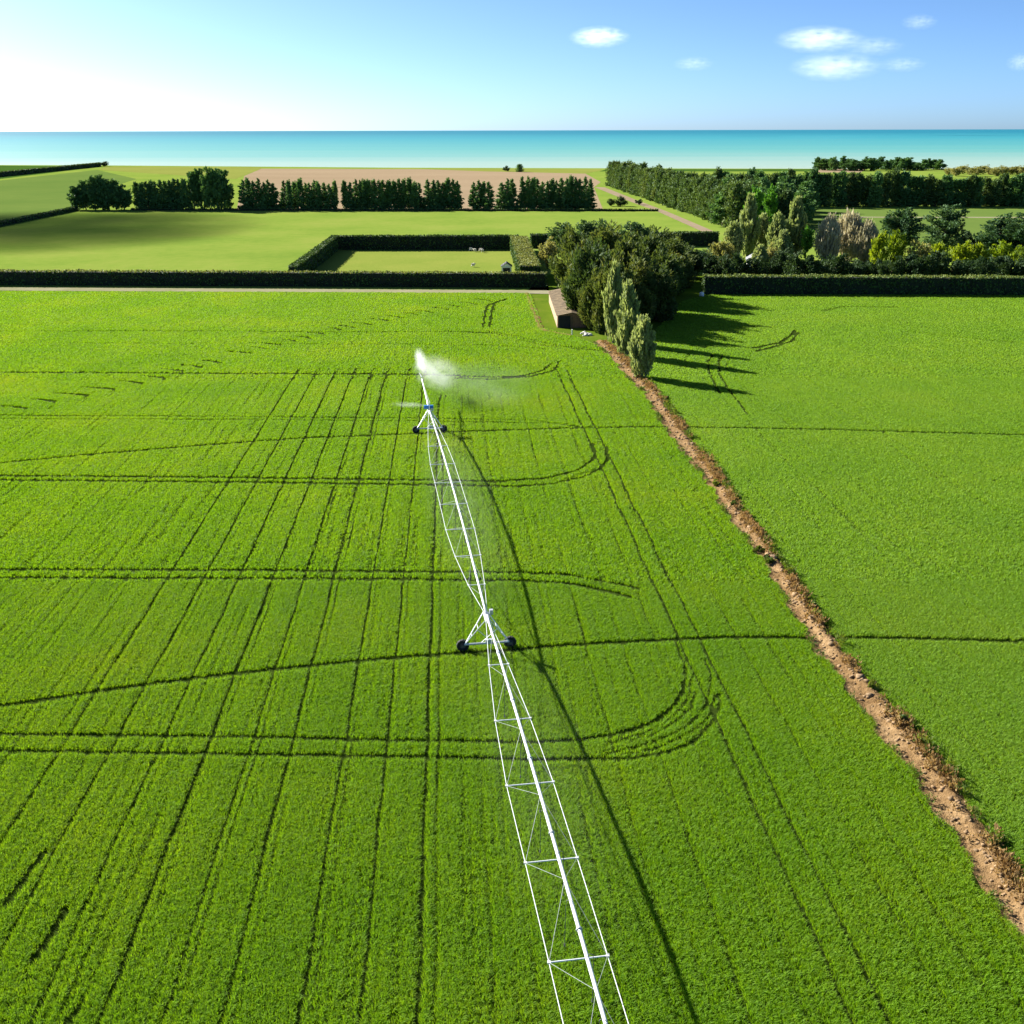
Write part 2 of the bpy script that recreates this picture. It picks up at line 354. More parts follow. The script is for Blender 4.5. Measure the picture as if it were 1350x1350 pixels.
# turning marks in the right-hand field
trk([(940, 467), (933, 477), (935, 490), (943, 507), (950, 518)], 0.5); trk([(953, 467), (947, 478), (948, 493), (960, 512), (985, 545)], 0.5)
trk([(995, 463), (1017, 458), (1043, 450), (1053, 438)], 0.6); trk([(990, 459), (1027, 452), (1043, 442), (1048, 435)], 0.6)
trk([(962, 470), (957, 482), (960, 490)], 0.4, 0.7); trk([(908, 465), (903, 475), (905, 483)], 0.4, 0.7)
trk([(1083, 410), (1113, 404), (1183, 405)], 0.8, 0.8); trk([(1193, 437), (1233, 442), (1350, 453), (1420, 460)], 0.7, 0.5)
# comb of short wedges where the drill was lifted at the headland
comb = [(0, 37, 537), (40, 75, 528), (73, 117, 520), (107, 153, 512), (157, 190, 504), (183, 220, 497), (213, 243, 488), (240, 268, 483), (267, 292, 477), (300, 333, 465), (333, 353, 459), (350, 372, 454), (372, 393, 449), (390, 412, 445), (407, 430, 440), (433, 450, 434), (448, 470, 431), (463, 493, 427), (487, 513, 422), (510, 533, 418), (530, 553, 414), (547, 573, 411), (567, 593, 407), (590, 612, 404), (607, 629, 400), (625, 650, 396)]
for x0, x1, y in comb:
    trk([(x0, y - 2.2), ((x0 + x1) / 2, y - 1), (x1 - 2, y + 1)], 0.40); trk([((x0 * 0.4 + x1 * 0.6), y - 0.6), (x1 - 2, y + 1)], 0.55)
    if y > 485: trk([(x1 - 3, y + 1), (x1 - 4, y + 6), (x1 - 9, y + 10)], 0.5, 0.7)
# drill seams: straight lines along the sowing direction, 3 m apart
VPX = 592.0
row_dir = ground(VPX, 1000)[:2] * 0
_az = math.atan(((VPX - 675) / F) / (math.cos(PITCH) + (675 - 171.5) / F * math.sin(PITCH)))
ROW = np.array([math.sin(_az), math.cos(_az)]); LAT = np.array([math.cos(_az), -math.sin(_az)])
SEAMS = []        # (offset across the rows, near end, far end, width, strength)
def seam(px, s, wd, y_top=493):
    p = ground(px, 750, 0.2)[:2]; SEAMS.append((p @ LAT, ground(675, y_top, 0.2)[1], wd, s))
for px, s, wd in ((3, .45, .3), (48, .45, .3), (93, .5, .3), (138, .6, .3), (183, .5, .3), (228, 1, .4), (275, 1, .4), (283, .5, .3), (320, 1, .38), (328, .6, .3), (364, 1, .4), (372, .7, .3), (405, 1, .36), (412, .8, .3), (443, 1, .4), (451, .8, .32), (493, 1, .34), (500, .6, .3), (533, 1, .36), (540, .6, .3), (571, 1, .42), (581, .9, .36), (620, .6, .3), (662, .6, .3), (705, .6, .3), (745, .8, .32), (787, .7, .32), (826, .7, .32), (966, .4, .3), (1010, .4, .3)):
    seam(px, s, wd, 485 if px < 560 else 520)
seam(853, 1.0, 0.44, 483); seam(877, 1.0, 0.44, 487); seam(920, .7, .32, 520)
# deep gaps at the drill ends, bottom left
for pts in ([(57, 1122), (35, 1155), (8, 1190)], [(88, 1195), (70, 1228), (44, 1264)], [(108, 1320), (90, 1345), (60, 1385)]):
    trk(pts, 0.45); trk(pts[1:], 0.6)

# bare strip between the two fields
SL = [(780, 450), (810, 477), (827, 500), (847, 517), (867, 550), (887, 580), (913, 613), (937, 643), (953, 673), (980, 707), (1000, 733), (1023, 770), (1050, 817), (1080, 867), (1113, 900), (1127, 927), (1157, 967), (1197, 1013), (1237, 1077), (1273, 1127), (1300, 1177), (1333, 1227), (1375, 1280), (1440, 1370)]
SR = [(800, 450), (817, 467), (862, 497), (877, 527), (893, 553), (913, 583), (940, 617), (960, 647), (983, 680), (1000, 703), (1023, 733), (1047, 767), (1070, 806), (1100, 843), (1130, 883), (1163, 917), (1197, 960), (1227, 997), (1257, 1033), (1290, 1083), (1310, 1113), (1333, 1153), (1375, 1205), (1440, 1290)]
gl = np.array(G(*SL)); gr = np.array(G(*SR))
def resample(p, n):
    d = np.concatenate([[0], np.cumsum(np.linalg.norm(np.diff(p, axis=0), axis=1))]); s = np.linspace(0, d[-1], n)
    return np.stack([np.interp(s, d, p[:, 0]), np.interp(s, d, p[:, 1])], -1)
# pair the two edges by forward distance
ys = np.linspace(max(gl[-1, 1], gr[-1, 1]), min(gl[0, 1], gr[0, 1]), 700)
lx = np.interp(ys, gl[::-1, 1], gl[::-1, 0]); rx = np.interp(ys, gr[::-1, 1], gr[::-1, 0])
rx = np.maximum(rx, lx + 1.3)
rx = np.where(ys > 150, np.minimum(rx, lx + 2.4), rx)
STRIP = (ys, lx, rx)

# ------------------------------------------------------------------ crop: tufts of blades standing in rows
X0, Y0, RES = -235.0, 6.0, 0.1
NX, NY = 4600, 2830
mask = np.zeros((NY, NX), np.float32)
def stamp(pts, wd, s):
    p = np.asarray(pts)
    d = np.concatenate([[0], np.cumsum(np.linalg.norm(np.diff(p, axis=0), axis=1))])
    n = max(2, int(d[-1] / 0.07)); q = np.linspace(0, d[-1], n)
    x = np.interp(q, d, p[:, 0]); y = np.interp(q, d, p[:, 1])
    x = x + 0.03 * np.sin(q * 0.9) + 0.02 * np.sin(q * 2.3 + 1)
    breaks = 0.5 + 0.5 * np.sin(q * 0.23 + p[0, 0]) * np.sin(q * 0.071 + p[0, 1])
    sv = s * (1 if s > 0.95 else 1 - 0.55 * breaks)
    wx = (wd * 0.8 + 0.0010 * y) / 2; wy = wd * (0.95 + y / 120) / 2
    for ox in np.arange(-0.5, 0.51, RES):
        for oy in np.arange(-1.1, 1.11, RES):
            ok = (ox / wx) ** 2 + (oy / wy) ** 2 <= 1
            if not ok.any(): continue
            ix = ((x[ok] + ox - X0) / RES).astype(int); iy = ((y[ok] + oy - Y0) / RES).astype(int)
            g = (ix >= 0) & (ix < NX) & (iy >= 0) & (iy < NY)
            v = sv[ok][g] if hasattr(sv, '__len__') else np.full(g.sum(), sv)
            mask[iy[g], ix[g]] = np.maximum(mask[iy[g], ix[g]], v)
for pts, wd, s in TRK: stamp(pts, wd, s)

def inside(px, py, poly):
    c = np.zeros(px.shape, bool); n = len(poly)
    for i in range(n):
        x1, y1 = poly[i]; x2, y2 = poly[(i + 1) % n]
        k = ((y1 > py) != (y2 > py)) & (px < (x2 - x1) * (py - y1) / (y2 - y1 + 1e-9) + x1)
        c ^= k
    return c
GRASSY = [(690, 384), (699, 389), (714, 433), (757, 444), (800, 462), (850, 500), (862, 440), (900, 398), (930, 390), (930, 375), (690, 375)]
def fbm(x, y, seed, sc):
    r_ = np.random.default_rng(seed); v = np.zeros_like(x)
    for k in range(5):
        a = r_.uniform(0, 6.28); f_ = sc * r_.uniform(0.6, 2.2); v += np.sin((x * math.cos(a) + y * math.sin(a)) * f_ + r_.uniform(0, 6.28))
    return v / 5
def crop_points(y0, y1, drow, dalong, seed):
    r_ = np.random.default_rng(seed)
    half = 0.62 * y1 + 22
    s = np.arange(-half, half, drow); tt = np.arange(y0 - 15, y1 + 15, dalong)
    S, T = np.meshgrid(s, tt); S = S.ravel(); T = T.ravel()
    S = S + r_.normal(0, drow * 0.15, S.shape); T = T + r_.uniform(-0.5, 0.5, T.shape) * dalong
    x = LAT[0] * S + ROW[0] * T; y = LAT[1] * S + ROW[1] * T
    k = (y >= y0) & (y < y1) & (np.abs(x) < 0.58 * y + 20) & (np.abs(x) < 225)
    x, y, S = x[k], y[k], S[k]
    px, py = pix(x, y)
    top = np.where(px < 800, 384.5 + 0.004 * np.clip(px, 0, 720), 389.5)
    k = (py > top) & ~inside(px, py, GRASSY)
    ex = np.interp(y, STRIP[0], STRIP[1]); er = np.interp(y, STRIP[0], STRIP[2])
    wob = 0.25 * np.sin(y * 0.9) + 0.18 * np.sin(y * 2.1)
    k &= ~((x > ex - 0.05 + wob) & (x < er + wob * 0.6) & (y < STRIP[0].max() + 1))
    x, y, S = x[k], y[k], S[k]
    mv = mask[np.clip(((y - Y0) / RES).astype(int), 0, NY - 1), np.clip(((x - X0) / RES).astype(int), 0, NX - 1)]
    yy_ = x * ROW[0] + y * ROW[1]; wig = 0.05 * np.sin(yy_ * 0.33) + 0.03 * np.sin(yy_ * 0.9 + 2)
    for off, yend, wd_, st in SEAMS:
        dd = np.abs(S - off - wig - 0.35 * np.clip((y - yend + 6) / 6, 0, 1) ** 2 * (1 if off < 0 else 0)); hw_ = wd_ * 0.20 + 0.0005 * y
        ln_ = np.clip(0.5 + 0.5 * np.sin(yy_ * 0.11 + off * 3) + 0.35 * np.sin(yy_ * 0.37 + off), 0, 1)
        val = st if st > 0.95 else st * (0.35 + 0.65 * ln_)
        mv = np.maximum(mv, np.where((dd < hw_) & (y < yend), val, 0)); mv = np.maximum(mv, np.where((dd < hw_ * 1.9) & (y < yend), 0.35 * val, 0))
    u = r_.uniform(0, 1, x.shape)
    k = (mv < 0.8) | (u > mv)
    x, y, S, mv = x[k], y[k], S[k], mv[k]
    rowi = np.round(S / drow).astype(int)
    ru = np.random.default_rng(5).uniform(0, 1, 4000)[(rowi + 2000) % 4000]; along_ = x * ROW[0] + y * ROW[1]
    rowf = 0.9 + 0.2 * ru
    if drow < 0.3: rowf = np.where((ru < 0.2) & (np.sin(along_ * 0.21 + ru * 90) + 0.6 * np.sin(along_ * 0.63 + ru * 400) > 0.1), 0.58, rowf)
    sc = rowf * r_.uniform(0.85, 1.12, x.shape) * (1 + 0.08 * fbm(x, y, 3, 0.35)) * (1 - 0.75 * mv * (mv < 0.97))
    k = sc > 0.15
    return x[k], y[k], sc[k]
def tuft_mesh(name, rad, hgt, nb, wid, seed, along=1.0, mat='crop'):
    r_ = np.random.default_rng(seed); v = []; q = []; tr = []
    for i in range(nb):
        a = r_.uniform(0, 2 * math.pi); rr = rad * math.sqrt(r_.uniform(0, 1)) * 0.8
        bx, by = rr * math.cos(a), rr * math.sin(a) * along
        a2 = a + r_.normal(0, 0.8); lean = r_.uniform(0.25, 0.95); h_ = hgt * r_.uniform(0.72, 1.05)
        dx, dy = math.cos(a2), math.sin(a2); sx_, sy_ = -dy * wid / 2, dx * wid / 2
        m1 = (bx + dx * lean * h_ * 0.25, by + dy * lean * h_ * 0.25, h_ * 0.62)
        tp = (bx + dx * lean * h_ * 0.85, by + dy * lean * h_ * 0.85, h_ * r_.uniform(0.82, 1.0))
        b0 = len(v)
        v += [(bx - sx_ * .6, by - sy_ * .6, 0), (bx + sx_ * .6, by + sy_ * .6, 0), (m1[0] + sx_, m1[1] + sy_, m1[2]), (m1[0] - sx_, m1[1] - sy_, m1[2]), tp]
        q.append((b0, b0 + 1, b0 + 2, b0 + 3)); tr.append((b0 + 3, b0 + 2, b0 + 4))
    return mesh_np(name, v, [np.array(q), np.array(tr)], M[mat])
def scatter(name, x, y, sc, protos, label, cat, z=0.02, seed=1, mat=None):
    """One 'stuff' object: points that carry instances of a few small meshes."""
    r_ = np.random.default_rng(seed); n = len(x)
    me = bpy.data.meshes.new(name); me.vertices.add(n)
    co = np.stack([x, y, np.full(n, z)], -1).astype(np.float32); me.vertices.foreach_set('co', co.ravel())
    at_ = me.attributes.new('size', 'FLOAT', 'POINT'); at_.data.foreach_set('value', np.asarray(sc, np.float32))
    at_ = me.attributes.new('turn', 'FLOAT_VECTOR', 'POINT')
    tv = np.stack([r_.normal(0, 0.06, n), r_.normal(0, 0.06, n), r_.uniform(0, 6.283, n)], -1).astype(np.float32)
    at_.data.foreach_set('vector', tv.ravel())
    at_ = me.attributes.new('pick', 'INT', 'POINT'); at_.data.foreach_set('value', r_.integers(0, len(protos), n).astype(np.int32))
    o = link(name, me); tag(o, label, cat, kind='stuff')
    ng = bpy.data.node_groups.new(name + '_nodes', 'GeometryNodeTree')
    ng.interface.new_socket('Geometry', in_out='INPUT', socket_type='NodeSocketGeometry')
    ng.interface.new_socket('Geometry', in_out='OUTPUT', socket_type='NodeSocketGeometry')
    gi = ng.nodes.new('NodeGroupInput'); go = ng.nodes.new('NodeGroupOutput')
    def named(nm, ty):
        a = ng.nodes.new('GeometryNodeInputNamedAttribute'); a.data_type = ty; a.inputs[0].default_value = nm; return a.outputs[0]
    jn = ng.nodes.new('GeometryNodeJoinGeometry')
    for k, p in enumerate(protos):
        po = bpy.data.objects.new(p.name, p)
        oi = ng.nodes.new('GeometryNodeObjectInfo'); oi.inputs['Object'].default_value = po
        ip = ng.nodes.new('GeometryNodeInstanceOnPoints')
        eq = ng.nodes.new('FunctionNodeCompare'); eq.data_type = 'INT'; eq.operation = 'EQUAL'
        ng.links.new(named('pick', 'INT'), eq.inputs[2]); eq.inputs[3].default_value = k
        ng.links.new(gi.outputs[0], ip.inputs['Points']); ng.links.new(eq.outputs[0], ip.inputs['Selection'])
        ng.links.new(oi.outputs['Geometry'], ip.inputs['Instance'])
        e2r = ng.nodes.new('FunctionNodeEulerToRotation'); ng.links.new(named('turn', 'FLOAT_VECTOR'), e2r.inputs[0])
        ng.links.new(e2r.outputs[0], ip.inputs['Rotation']); ng.links.new(named('size', 'FLOAT'), ip.inputs['Scale'])
        ng.links.new(ip.outputs[0], jn.inputs[0])
    ng.links.new(jn.outputs[0], go.inputs[0])
    md = o.modifiers.new('scatter', 'NODES'); md.node_group = ng
    return o
ZN = [(18, 88, 0.15, 0.15, 0.12, 0.34, 10, 0.026), (88, 172, 0.25, 0.26, 0.18, 0.36, 12, 0.044), (172, 300, 0.48, 0.48, 0.34, 0.38, 16, 0.08)]
NM = [('near', 'short bright green cereal crop in drilled rows around the near irrigator span', 'fresh green crop at the lower right beyond the bare strip'),
      ('mid', 'bright green crop with wheel tracks around the far irrigator tower', 'fresh green crop halfway up the right hand field'),
      ('far', 'bright green crop running up to the long left hedge', 'fresh green crop reaching the tall right hedge')]
for i, (ya, yb, dr, da, rad, hg, nb, wd) in enumerate(ZN):
    x, y, sc = crop_points(ya, yb, dr, da, 20 + i)
    rt = x > np.interp(y, STRIP[0], (STRIP[1] + STRIP[2]) / 2)
    for side, k in (('crop', ~rt), ('crop_right', rt)):
        tm = [tuft_mesh('crop_tuft', rad, hg, nb, wd, 50 + i * 9 + j, mat=side) for j in range(4)]
        scatter('cereal_crop', x[k], y[k], sc[k], tm, NM[i][1 + (side != 'crop')], 'crop', seed=30 + i)
    print('crop', NM[i][0], len(x))

# ------------------------------------------------------------------ bare soil strip
def strip_mesh(name, ys, lx, rx, nc, prof, amp, seed):
    r_ = np.random.default_rng(seed); V = []; n = len(ys)
    for j in range(nc + 1):
        c = j / nc; x = lx + (rx - lx) * c
        z = 0.03 + prof(c) + amp * math.sin(math.pi * c) * (0.5 * np.sin(ys * 2.1 + c * 5) + 0.5 * np.sin(ys * 5.3 + c * 9) + r_.normal(0, 0.7, n))
        V.append(np.stack([x, ys, np.maximum(z, 0.028)], -1))
    V = np.concatenate(V); a = np.arange(n - 1); Fs = []
    for j in range(nc):
        p = j * n + a; Fs.append(np.stack([p, p + n, p + n + 1, p + 1], -1))
    return mesh_np(name, V, np.concatenate(Fs), M['bare_soil'], True)
tag(link('bare_soil_strip', strip_mesh('bare_soil_strip', STRIP[0], STRIP[1] - 0.15, STRIP[2] + 0.1, 12, lambda c: 0.30 * math.exp(-((c - 0.68) / 0.2) ** 2), 0.07, 4)), kind='structure')
bk = np.array(G((694, 387), (699, 400), (706, 418), (712, 433), (720, 437), (736, 440), (754, 443)))
bk = resample(bk, 160)
nrm = np.gradient(bk, axis=0); nrm = np.stack([-nrm[:, 1], nrm[:, 0]], -1); nrm /= np.linalg.norm(nrm, axis=1)[:, None]
V = []; 
for j in range(7):
    c = j / 6; zz = 0.05 + 0.22 * math.sin(math.pi * c) + rng.normal(0, 0.04, 160) * (0 < c < 1)
    V.append(np.concatenate([bk + nrm * ((1.0 - 2.0 * c) * (0.8 + 0.35 * np.sin(np.arange(160) * 0.31) * np.sin(np.arange(160) * 0.12))[:, None]), zz[:, None] if hasattr(zz, '__len__') else np.full((160, 1), zz)], 1))
V = np.concatenate(V); a = np.arange(159); Fs = [np.stack([j * 160 + a, j * 160 + a + 160, j * 160 + a + 161, j * 160 + a + 1], -1) for j in range(6)]
tag(link('earth_bank', mesh_np('earth_bank', V, np.concatenate(Fs), M['bare_soil'], True)), kind='structure')

def cards(c, size, r_, aspect=1.6, up=None, up_w=0.0):
    """Rhombus leaf faces at points c; up: preferred long-axis direction (n,3)."""
    n = len(c); a = r_.normal(0, 1, (n, 3))
    if up is not None: a = a * (1 - up_w) + up * up_w * 1.7
    a /= np.linalg.norm(a, axis=1)[:, None]
    b = r_.normal(0, 1, (n, 3)); b -= a * (a * b).sum(1)[:, None]; b /= np.linalg.norm(b, axis=1)[:, None]
    s = np.asarray(size).reshape(-1, 1) * np.ones((n, 1)) * 0.5
    a = a * s * aspect; b = b * s * r_.uniform(0.6, 1.1, (n, 1))
    k = r_.uniform(-0.25, 0.25, (n, 1))
    v = np.stack([c - a, c + b + a * k, c + a, c - b + a * k], 1).reshape(-1, 3)
    f = np.arange(4 * n).reshape(n, 4)
    return v, f
def card_mesh(name, c, size, seed, mat, **kw):
    v, f = cards(np.asarray(c), size, np.random.default_rng(seed), **kw)
    return mesh_np(name, v, f, mat)

# clods and weeds on the strip
r_ = np.random.default_rng(11)
ico = bmesh.new(); bmesh.ops.create_icosphere(ico, subdivisions=1, radius=1.0)
iv = np.array([v.co[:] for v in ico.verts]); ifc = np.array([[v.index for v in f.verts] for f in ico.faces]); ico.free()
n = 1500; yy = 18 + (STRIP[0].max() - 20) * r_.uniform(0, 1, n) ** 1.35
cc = np.clip(r_.normal(0.62, 0.24, n), 0.03, 0.97)
xx = np.interp(yy, STRIP[0], STRIP[1]) * (1 - cc) + np.interp(yy, STRIP[0], STRIP[2]) * cc
zz = 0.03 + 0.30 * np.exp(-((cc - 0.66) / 0.2) ** 2)
sz = r_.uniform(0.03, 0.12, n) * (1 + (r_.uniform(0, 1, n) > 0.93)) * (1 + yy / 200)
V = (iv[None] * r_.uniform(0.65, 1.3, (n, len(iv), 1)) * sz[:, None, None] * np.array([1.2, 1.0, 0.75])) + np.stack([xx, yy, zz], -1)[:, None, :]
Fc = (ifc[None] + (np.arange(n) * len(iv))[:, None, None]).reshape(-1, 3)
tag(link('earth_clods', mesh_np('earth_clods', V.reshape(-1, 3), Fc, M['clod'])), 'crumbly tan earth clods scattered along the bare strip', 'soil', kind='stuff')
def weeds(name, n, cmu, csd, hmin, hmax, mat, seed, label, patch=0.55, wmul=1.0):
    r_ = np.random.default_rng(seed); yy = 18 + (STRIP[0].max() - 20) * r_.uniform(0, 1, n) ** 1.25
    k = fbm(yy, yy * 0.3, seed, 0.5) + r_.normal(0, 0.25, n) > patch - 0.5
    yy = yy[k]; n = len(yy); cc = r_.normal(cmu, csd, n)
    xx = np.interp(yy, STRIP[0], STRIP[1]) * (1 - cc) + np.interp(yy, STRIP[0], STRIP[2]) * cc
    P = []; S = []; U = []
    for x, y in zip(xx, yy):
        h = r_.uniform(hmin, hmax); m_ = int(r_.integers(14, 26))
        q = np.stack([x + r_.normal(0, h * 0.3, m_), y + r_.normal(0, h * 0.3, m_), 0.06 + h * r_.uniform(0.2, 1, m_)], -1)
        P.append(q); S.append(np.full(m_, h * 0.17 * wmul * (1 + y / 300))); u = q - np.array([x, y, 0]); U.append(u / np.linalg.norm(u, axis=1)[:, None])
    o = link(name, card_mesh(name, np.concatenate(P), np.concatenate(S), seed, mat, up=np.concatenate(U), up_w=0.6, aspect=2.2))
    return tag(o, label, 'weeds', kind='stuff')
weeds('dry_weeds', 4200, 0.86, 0.14, 0.25, 0.75, M['dry'], 21, 'straw coloured dead weeds along the right side of the bare strip')
weeds('green_weeds', 800, 1.0, 0.12, 0.25, 0.8, M['weed'], 22, 'yellow green weeds fringing the right edge of the bare strip', 0.55)
weeds('edge_weeds', 500, 0.02, 0.08, 0.25, 0.6, M['weed'], 23, 'green weeds along the left edge of the bare strip', 0.6)
# dark shrubby weeds standing singly on the strip
SH = [(878, 527), (931, 610), (944, 640), (968, 668), (1000, 728), (1012, 742), (1070, 803), (1150, 908), (1307, 1112), (1190, 958)]
def shrub_obj(name, base, rad, hgt, mat, label, cat, seed, ncl=10, per=60, cs=0.3, group=None, stem=True, flat=1.0):
    r_ = np.random.default_rng(seed); root = empty(name, base); P = []; U = []
    for k in range(ncl):
        a = r_.uniform(0, 6.283); q = math.sqrt(r_.uniform(0, 1)) * 0.75; zc = r_.uniform(0.25, 0.8) * (1 - 0.45 * q)
        c = np.array([math.cos(a) * q * rad, math.sin(a) * q * rad, zc * hgt])
        d = r_.normal(0, 1, (per, 3)); d /= np.linalg.norm(d, axis=1)[:, None]; rr = r_.uniform(0.55, 1, (per, 1))
        P.append(c + d * rr * np.array([rad * 0.38, rad * 0.38, hgt * 0.26])); U.append(d * 0.6 + np.array([0, 0, 0.7]))
    P = np.concatenate(P); P[:, 2] = np.maximum(P[:, 2], 0.05 * hgt)
    link('crown', card_mesh('crown', P, cs * r_.uniform(0.7, 1.3, len(P)), seed, mat, up=np.concatenate(U), up_w=0.4), root)
    mb = MB()
    for k in range(4):
        a = k * 1.57 + r_.uniform(0, 1); mb.tube([(0, 0, 0), (math.cos(a) * rad * .2, math.sin(a) * rad * .2, hgt * .35), (math.cos(a) * rad * .45, math.sin(a) * rad * .45, hgt * .7)], [hgt * .03, hgt * .02, hgt * .008], 5)
    mb.build('stem', M['bark'], root)
    return tag(root, label, cat, group)
for i, (px, py) in enumerate(SH):
    g = ground(px, py)
    shrub_obj('weed_bush', g, 0.55 + 0.12 * (i % 3), 0.75 + 0.15 * (i % 2), M['weed'] if i % 3 else M['cypress'],
              ['farthest', 'second farthest', 'third farthest', 'fourth farthest', 'fifth farthest', 'sixth farthest', 'seventh farthest', 'third nearest', 'nearest', 'second nearest'][i] + ' small scrubby bush along the bare soil strip', 'bush', 300 + i, 5, 26, 0.24, 'scrubby bushes along the soil strip')

# ------------------------------------------------------------------ clipped hedges
def hedge(name, A, B, width, hgt, label, seed, top_mat='hedge_top', cs=0.5, dens=5.0, side_mat='hedge', group=None):
    """A, B: ground points of the centre line. Core block plus leaf faces over sides, ends and top."""
    r_ = np.random.default_rng(seed); A = np.array(A[:2]); B = np.array(B[:2]); L = np.linalg.norm(B - A)
    rz = math.atan2(B[1] - A[1], B[0] - A[0])
    root = empty(name, (*(A + B) / 2, 0), rz)
    mb = MB(); mb.box((0, 0, (hgt - 0.35) / 2), (L - 0.6, width - 0.6, hgt - 0.35)); mb.build('branches', M['hedge_core'], root)
    def face(n, f): 
        u, v = r_.uniform(-.5, .5, n), r_.uniform(0, 1, n)
        return f(u, v)
    wv = lambda x, z: 0.10 * np.sin(x * 0.31 + z) + 0.07 * np.sin(x * 0.83 + 2 * z) + 0.05 * np.sin(x * 1.9)
    P = []
    for sgn in (-1, 1):
        n = int(L * hgt * dens); u = r_.uniform(-.5, .5, n) * L; z = r_.uniform(0, 1, n) * hgt
        P.append(np.stack([u, sgn * (width / 2 - 0.18 + wv(u, z) + r_.normal(0, 0.1, n)), z], -1))
        n = int(width * hgt * dens * 1.3); u = r_.uniform(-.5, .5, n) * width; z = r_.uniform(0, 1, n) * hgt
        P.append(np.stack([sgn * (L / 2 - 0.2 + r_.normal(0, 0.1, n)), u, z], -1))
    P = np.concatenate(P)
    link('side_foliage', card_mesh('side_foliage', P, cs * r_.uniform(0.6, 1.3, len(P)), seed, M[side_mat], aspect=1.4), root)
    n = int(L * width * dens * 1.5); u = r_.uniform(-.5, .5, n) * L; v = r_.uniform(-.5, .5, n) * width
    Pt = np.stack([u, v, hgt - 0.12 + wv(u, v) + r_.normal(0, 0.07, n)], -1)
    link('clipped_top', card_mesh('clipped_top', Pt, cs * 0.9 * r_.uniform(0.6, 1.3, n), seed + 1, M[top_mat], aspect=1.4), root)
    return tag(root, label, 'hedge', group)
a = ground(0, 376.2); b_ = ground(721, 379.5); d = (b_ - a) / np.linalg.norm(b_ - a)
nn = np.array([-d[1], d[0], 0])
hedge('clipped_hedge', a - d * 75 + nn * 1.3, b_ + nn * 1.3, 2.6, height_at(a[1], 355.5), 'long dark clipped hedge along the pale farm track on the left', 401, 'hedge_top', 0.5, 5)
a = ground(927, 388.2); b_ = ground(1350, 390.5); d = (b_ - a) / np.linalg.norm(b_ - a); nn = np.array([-d[1], d[0], 0])
hedge('clipped_hedge', a + nn * 2, b_ + d * 60 + nn * 2, 4.0, height_at(a[1], 364.5), 'tall clipped hedge with sunlit flat top bounding the right field', 402, 'hedge_top', 0.5, 6)
# hedges around the lawn
p0 = at(392, 288, 5); p1 = at(446, 374, 5)
hedge('clipped_hedge', p0 - np.array([1.3, 0, 0]), p1 - np.array([1.3, 0, 0]), 2.4, 5.0, 'slanting hedge closing the left side of the small lawn', 403, 'hedge', 0.5, 6)
p0 = at(446, 375, 5); p1 = at(684, 375, 5)
hedge('clipped_hedge', p0 + np.array([-2.6, 1.2, 0]), p1 + np.array([0, 1.2, 0]), 2.2, 5.0, 'dark hedge along the far side of the small lawn', 404, 'hedge', 0.55, 6)
p0 = at(699.5, 289, 5); p1 = at(684.5, 373, 5)
hedge('clipped_hedge', p0, p1, 6.0, 5.0, 'broad olive topped hedge on the right side of the small lawn', 405, 'hedge_top', 0.5, 6)
p0 = at(700, 380, 4); p1 = at(948, 388, 4)
hedge('clipped_hedge', p0, p1, 2.6, 5.0, 'dark hedge running from the pines to the dirt road', 406, 'hedge', 0.55, 5)
g0 = ground(-330, 366); g1 = ground(101, 277.5)
hedge('field_hedge', g0, g1, 1.8, 2.2, 'thin dark hedge line slanting across the left pasture', 407, 'hedge', 0.7, 2.5)
g0 = ground(-300, 264); g1 = ground(132, 219.5)
hedge('field_hedge', g0, g1, 3.0, 4.5, 'far dark hedge line slanting to the coast at the left', 408, 'hedge', 1.3, 0.8)
g0 = ground(172, 277.5); g1 = ground(868, 278.5)
hedge('field_hedge', g0, g1, 1.4, 1.2, 'low dark hedge along the foot of the conifer row', 409, 'hedge', 0.7, 2.0)

# ------------------------------------------------------------------ trees
def trunk_mesh(h, r0, seed, limbs=5, lean=0.0, lo=0.25, spread=0.3):
    r_ = random.Random(seed); mb = MB()
    pts = [(math.sin(i * 1.3 + seed) * 0.012 * h * (i > 0), math.cos(i * 1.7 + seed) * 0.012 * h * (i > 0), h * i / 5) for i in range(6)]
    mb.tube(pts, [r0 * (1.25 if i == 0 else 1 - 0.17 * i) for i in range(6)], 7)
    for k in range(limbs):
        z = h * (lo + (0.85 - lo) * k / max(1, limbs - 1)); a = r_.uniform(0, 6.283); l = h * spread * (1 - 0.5 * k / max(1, limbs)) * r_.uniform(0.7, 1.2)
        mb.tube([(0, 0, z - 0.02 * h), (math.cos(a) * l * .5, math.sin(a) * l * .5, z + l * .25), (math.cos(a) * l, math.sin(a) * l, z + l * .6)], [r0 * .45, r0 * .3, r0 * .1], 5)
    return mb
